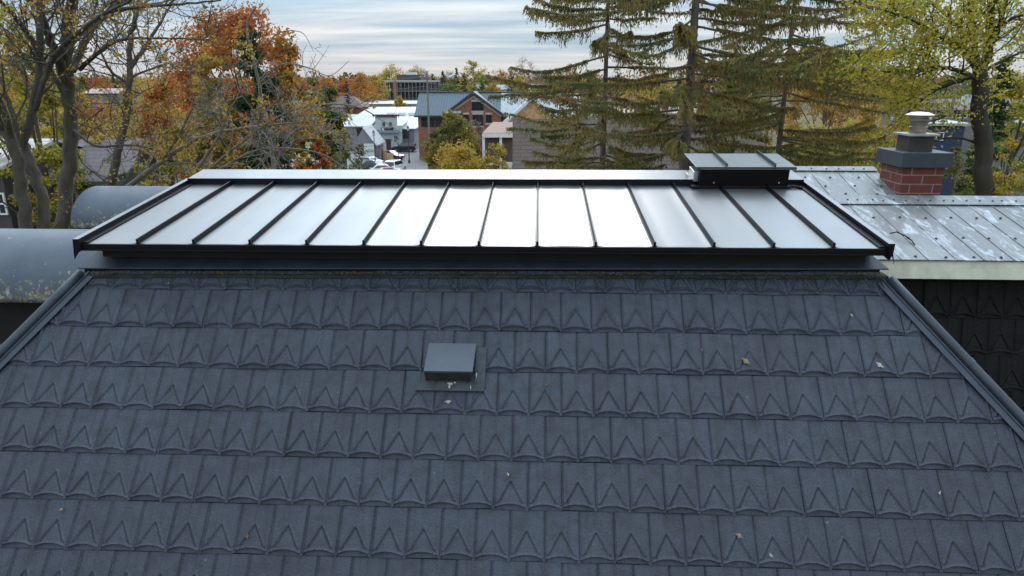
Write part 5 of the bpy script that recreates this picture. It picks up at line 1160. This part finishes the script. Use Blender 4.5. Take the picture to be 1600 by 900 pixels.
# right: behind and between the spruces
T('b', 'bright golden tree right of the spruces', 1300, 78, 52, 150, L_gold, 11000, .25, 52, base=.22, limbs=16)
T('b', 'ochre tree with bare twigs behind the chimney', 1392, 118, 46, 130, L_gold, 7000, .22, 53, base=.2, limbs=14)
T('b', 'yellow green tree low between the big spruce and the chimney', 1262, 165, 36, 140, L_yg, 8000, .18, 54, base=.12, limbs=14)
T('b', 'yellow bush right of the rear sheet roof', 1350, 190, 31, 120, L_yg, 7500, .15, 55, base=.12, name='bush', cat='bush', limbs=13)
T('b', 'green bush behind the roof hatch', 1170, 205, 30, 150, L_olive, 8000, .14, 56, base=.12, name='bush', cat='bush', limbs=14)
T('b', 'small moss green bush in front of the shingled roof', 900, 196, 30, 110, L_olive, 3200, .13, 57, base=.15, name='bush', cat='bush', limbs=10)
T('b', 'golden tree seen between the two left spruces', 1008, 118, 90, 90, L_yellow, 4500, .36, 58, base=.25, limbs=12)
T('c', 'moss green conifer standing behind the three big spruces', 1160, 70, 34, 190, L_olive, 16000, .2, 77, base=.1, pw=.5)
T('b', 'crimson young tree behind the thick spruce trunk', 1103, 112, 66, 34, L_red, 1500, .22, 59, base=.3, name='young_maple', limbs=8)
T('c', 'dark conifer right of the locust trunk', 1574, 85, 34, 120, L_dark, 16000, .18, 60, base=.1)
T('b', 'dense yellow bush in the lower right corner', 1585, 196, 17, 125, leafmat('bright_yellow_leaves', [YG, (.42, .30, .03), (.48, .35, .04), YO], 1.0, .4), 6500, .095, 61, base=.15, name='bush', cat='bush', limbs=14)
T('b', 'dark green bush at the foot of the locust', 1470, 226, 22, 90, L_olive, 5500, .11, 62, base=.12, name='bush', cat='bush', limbs=12)
T('c', 'dark green conifer behind the locust trunk', 1548, 150, 44, 80, L_dark, 7000, .2, 63, base=.1)
T('b', 'yellow green tree at the right edge', 1612, 60, 40, 110, L_yg, 7000, .2, 64, base=.2, limbs=13)
T('b', 'olive bush behind the blue shed', 1430, 172, 62, 90, L_olive, 4000, .26, 65, base=.15, limbs=11)
T('b', 'ochre tree in the middle distance behind the slender tree', 215, 140, 75, 130, L_ochre, 5200, .28, 66, base=.1, limbs=14)
T('b', 'olive gold tree in the middle distance left of the maples', 285, 138, 85, 110, L_yg, 4600, .3, 67, base=.1, limbs=13)
T('b', 'rusty tree in the middle distance behind the thick trunk', 150, 146, 90, 110, L_orange, 4200, .3, 68, base=.1, limbs=13)
T('b', 'dull green tree in the middle distance near the left edge', 40, 142, 70, 120, L_olive, 4600, .27, 69, base=.1, limbs=13)
T('b', 'gold green bush low between the slender tree and the arching bare tree', 205, 205, 24, 110, L_yg, 6500, .12, 70, base=.08, name='bush', cat='bush', limbs=13)
T('b', 'amber tree behind the thick spruce trunk', 1150, 122, 62, 130, L_ochre, 6000, .27, 71, base=.15, limbs=14)
T('b', 'pale gold tree between the spruces', 1010, 142, 62, 90, L_yellow, 3000, .27, 72, base=.2, limbs=12)
T('b', 'olive tree behind the mauve roof', 1480, 128, 100, 120, L_olive, 4000, .32, 73, base=.1, limbs=13)
T('b', 'green and gold tree left of the red maple of the tree line', 505, 128, 80, 60, L_green, 3000, .26, 74, base=.1, limbs=12)
T('b', 'dark olive bush hiding the foot of the blue shed', 1512, 214, 26, 130, L_olive, 9000, .12, 75, base=.08, name='bush', cat='bush', limbs=12)
T('b', 'deep green bush right of the locust trunk', 1552, 200, 27, 90, L_green, 6000, .13, 76, base=.08, name='bush', cat='bush', limbs=12)
# far tree line: each one is a tree of its own
far = [
 (30, 118, 150, 95, 'o', 'far ochre tree at the left edge of the tree line'), (88, 116, 210, 60, 'g', 'far green tree behind the thick trunk'),
 (146, 119, 230, 50, 'r', 'far red maple seen right of the thick trunk'), (128, 122, 220, 30, 'c', 'far dark conifer left of the far red maple'),
 (176, 118, 205, 28, 'u', 'far blue green spruce right of the far red maple'), (222, 116, 190, 60, 'y', 'far yellow tree behind the slender tree'),
 (272, 114, 240, 55, 'o', 'far orange brown tree left of the maples'), (510, 118, 250, 45, 'o', 'far ochre tree right of the green tree'),
 (540, 114, 205, 42, 'r', 'red maple at the left end of the town tree line'), (561, 110, 200, 40, 'o', 'orange tree between the red maple and the yellow one'),
 (541, 129, 170, 20, 'u', 'small blue spruce below the red maple'), (583, 112, 215, 40, 'y', 'yellow tree left of the apartment block'),
 (612, 103, 300, 52, 'y', 'broad yellow green tree rising behind the apartment block'), (640, 106, 310, 40, 'y', 'yellow tree behind the penthouse'),
 (656, 99, 320, 34, 'b', 'leafless tree right of the penthouse'), (676, 118, 330, 22, 'c', 'distant conifer right of the leafless tree'),
 (624, 146, 180, 22, 'y', 'little yellow tree in front of the apartment block'), (692, 113, 250, 22, 'c', 'narrow conifer left of the round dark green one'),
 (700, 109, 270, 30, 'b', 'greyish bare tree behind the slate blue roof'), (713, 108, 260, 16, 'c', 'pointed conifer left of the orange green oak'),
 (703, 127, 190, 44, 'g', 'low round green tree behind the slate blue roof'), (741, 94, 200, 50, 'm', 'oak turning gold and orange above the brick gable'),
 (757, 112, 185, 46, 'g', 'dark green tree below the gold and orange oak'), (725, 116, 180, 26, 'c', 'dark cedar left of the gold and orange oak'),
 (782, 108, 210, 44, 'o', 'pale orange tree right of the oak'), (772, 124, 180, 34, 'y', 'yellow green bush like tree below the pale orange one'),
 (799, 114, 175, 24, 'c', 'dark pointed cedar right of the pale orange tree'), (822, 91, 230, 46, 'b', 'tall wispy bare tree right of the dark cedar'),
 (812, 118, 190, 30, 'y', 'pale yellow tree at the foot of the wispy bare tree'), (860, 97, 150, 56, 'g', 'dense green tree above the small pale house'),
 (893, 104, 170, 40, 'o', 'ochre tree behind the left spruce'), (920, 99, 190, 44, 'g', 'far green tree behind the left spruce'),
 (965, 102, 180, 50, 'c', 'dark conifer between the two left spruces'), (1030, 100, 200, 50, 'y', 'far yellow tree left of the thick spruce trunk'),
 (1065, 108, 170, 34, 'c', 'far conifer behind the thick spruce trunk'), (1110, 96, 160, 40, 'd', 'dark purple leaved tree right of the thick spruce trunk'),
 (1150, 100, 170, 60, 'y', 'far yellow tree between the right hand spruces'), (1195, 98, 180, 46, 'g', 'far green tree beside the greener spruce'),
 (1250, 92, 150, 60, 'b', 'greyish bare tree right of the greener spruce'), (1345, 92, 150, 70, 'o', 'far orange tree behind the locust branches'),
 (1410, 100, 160, 60, 'y', 'far yellow tree above the mauve roof'), (1462, 118, 140, 50, 'b', 'far bare tree above the mauve roof'),
 (1500, 104, 150, 56, 'g', 'far green tree behind the locust trunk'), (1600, 96, 130, 70, 'y', 'far yellow tree at the right end of the tree line')]
L_purple = leafmat('purple_leaves', [(.04, .015, .02), (.07, .02, .025), (.05, .02, .02)], .5, .2)
L_oak = leafmat('gold_orange_oak', [GR, YG, YE, OR], .16)
for i, (px, yt, Y, w, kd, lb) in enumerate(far):
    w = w * (1.25 if kd != 'c' else 1.5); yt = yt - 2
    sdd = 100 + i; ls = .0021 * Y
    if kd in 'cu': T('c', lb, px, yt, Y, w, L_blue if kd == 'u' else L_dark, 2600, ls * 1.1, sdd, name='far_conifer', base=.05, group='trees of the far tree line')
    elif kd == 'b': T('b', lb, px, yt, Y, w, L_bare, 2200, ls * .55, sdd, name='far_tree', group='trees of the far tree line', bark=m_barkg, limbs=14, base=.2, bare=True)
    else: T('b', lb, px, yt, Y, w, {'o': L_orange, 'g': L_green, 'r': L_red, 'y': L_yellow, 'm': L_oak, 'd': L_purple}[kd], 5200, ls, sdd, name='far_tree', group='trees of the far tree line', limbs=14, base=.12)
# far-off woods that read as one mass
rng = np.random.RandomState(7); P = []
for k in range(2600):
    y = rng.uniform(330, 900); x = rng.uniform(-1.0, 1.0) * y; hh = 14.5 + 3 * mnoise.noise((x * .01, y * .01, 0)) + rng.uniform(-2, 2.5); n = 34; c = rng.uniform(3, 5.5)
    q = rng.normal(size=(n, 3)); q /= np.linalg.norm(q, axis=1)[:, None]; q *= rng.uniform(.5, 1, n)[:, None]; P.append(q * np.array([c, c, hh * .42]) + np.array([x, y, hh * .6]))
V_, F_ = leaf_quads(np.concatenate(P), 2.4, rng)
tag(np_obj('far_woods', V_, F_, leafmat('autumn_woods', [DG, GR, OL, BR, YO, OR, OL], .012, .2)), 'mixed autumn woods covering the horizon', 'woods', kind='stuff')
# hedge and scrub of the middle ground
P = []
for k in range(900):
    y = rng.uniform(36, 125); x = rng.uniform(-1, 1) * y * .9
    if -.34 * y < x < .02 * y + 1 and y > 55: continue
    n = 60; c = rng.uniform(.8, 1.8); q = rng.normal(size=(n, 3)); q /= np.linalg.norm(q, axis=1)[:, None]; P.append(q * rng.uniform(.4, 1, n)[:, None] * np.array([c, c, c * .8]) + np.array([x, y, c * .5]))
V_, F_ = leaf_quads(np.concatenate(P), .34, rng)
tag(np_obj('undergrowth', V_, F_, leafmat('scrub_leaves', [DG, OL, BR, YG, YO], .1, .25)), 'low autumn undergrowth between the houses', 'undergrowth', kind='stuff')
# ---- moss and needles caught on the ledge of the roof
rng = np.random.RandomState(9); P = []
for k in range(150):
    f = rng.uniform(.01, .99); w_ = .5 + .5 * math.sin(f * 40) ; c = L0 + (L1 - L0) * f - Lb * .012 + UPZ * .026
    n = int(14 * (.3 + w_)); P.append(rng.normal(size=(n, 3)) * np.array([.045, .010, .005]) + np.array(c))
V_, F_ = leaf_quads(np.concatenate(P), .014, rng)
tag(np_obj('moss', V_, F_, leafmat('dry_moss', [(.10, .085, .035), (.16, .13, .06), (.07, .075, .03)], 3, .1)), 'dry moss gathered along the ledge under the metal roof', 'moss', kind='stuff')
# dark needles hanging over the top courses at right
W = Wood()
for k in range(110):
    f = 1 - abs(rng.normal()) * .22
    if f < .3: continue
    c = np.array(L0 + (L1 - L0) * min(f, .985) - Lb * .045 + UPZ * .010); ln = rng.uniform(.03, .16); sx = rng.normal() * .03
    W.tube([c, c + np.array(MD) * ln * .5 + np.array([sx, 0, .01]), c + np.array(MD) * ln + np.array(MN) * .018 + np.array([sx * 1.8, 0, 0])], .0028, .0012, 3)
o = W.build('spruce_needle_litter', simple('needle_litter', (.018, .015, .012), .9), None); tag(o, 'dark needle litter hanging over the top shingles', 'needles', kind='stuff')
# fallen leaves lying on the slope
m_leaf = [simple('dry_leaf_%s' % n_, c, .8, 0, .3, 60) for n_, c in (('tan', (.22, .15, .10)), ('brown', (.13, .06, .045)), ('pale', (.36, .32, .27)))]
spots = [(1164, 566, 0, .07, 'curled tan leaf caught on the shingles below the right hand hatch seam'), (1372, 572, 2, .06, 'long pale leaf near the right hip'), (855, 603, 1, .035, 'small brown leaf just right of the roof vent'), (829, 551, 1, .035, 'reddish brown leaf above right of the roof vent'),
 (99, 797, 0, .035, 'round tan leaf low at the left'), (106, 681, 1, .03, 'tiny reddish leaf in the left middle courses'), (701, 629, 2, .05, 'pale feather like scrap just below the roof vent'), (1096, 548, 1, .045, 'thin brown leaf above the curled tan one'),
 (1154, 838, 0, .05, 'tan leaf in the lower right courses'), (1203, 868, 2, .03, 'pale leaf scrap near the bottom right'), (388, 838, 1, .04, 'rusty leaf scrap low left of centre'), (794, 742, 2, .03, 'pale fleck at the centre of the slope'), (1466, 771, 2, .028, 'pale fleck low on the right side'), (1329, 494, 2, .03, 'pale seed near the top right'),
 (265, 444, 2, .018, 'white speck under the ledge at left'), (1003, 748, 1, .02, 'tiny dark red leaf right of the centre fleck')]
rl = random.Random(4)
for px, py, ci, sz, lb in spots:
    u_, v_ = muv(px, py); sz *= .62; c = M(u_, v_, .024); a_ = rl.uniform(0, 3.1); k_ = []
    for q in range(8):
        t = q * math.tau / 8; rr = (1 if q % 2 == 0 else .62) * rl.uniform(.8, 1.1); X_, Y_ = math.cos(t) * rr, math.sin(t) * rr * .55
        k_.append(c + MR * ((X_ * math.cos(a_) - Y_ * math.sin(a_)) * sz) + MD * ((X_ * math.sin(a_) + Y_ * math.cos(a_)) * sz) + MN * (.012 * abs(X_) - .006))
    mb = MB(); n0 = len(mb.v); mb.v += [tuple(q) for q in k_] + [tuple(c)] + [tuple(q + MN * .0015) for q in k_] + [tuple(c + MN * .0015)]
    for q in range(8): j = (q + 1) % 8; mb.f += [(q, 8, j), (9 + q, 9 + j, 17), (q, j, 9 + j, 9 + q)]
    tag(mb.build('fallen_leaf', m_leaf[ci]), lb, 'leaf', 'leaf litter scattered on the slope')
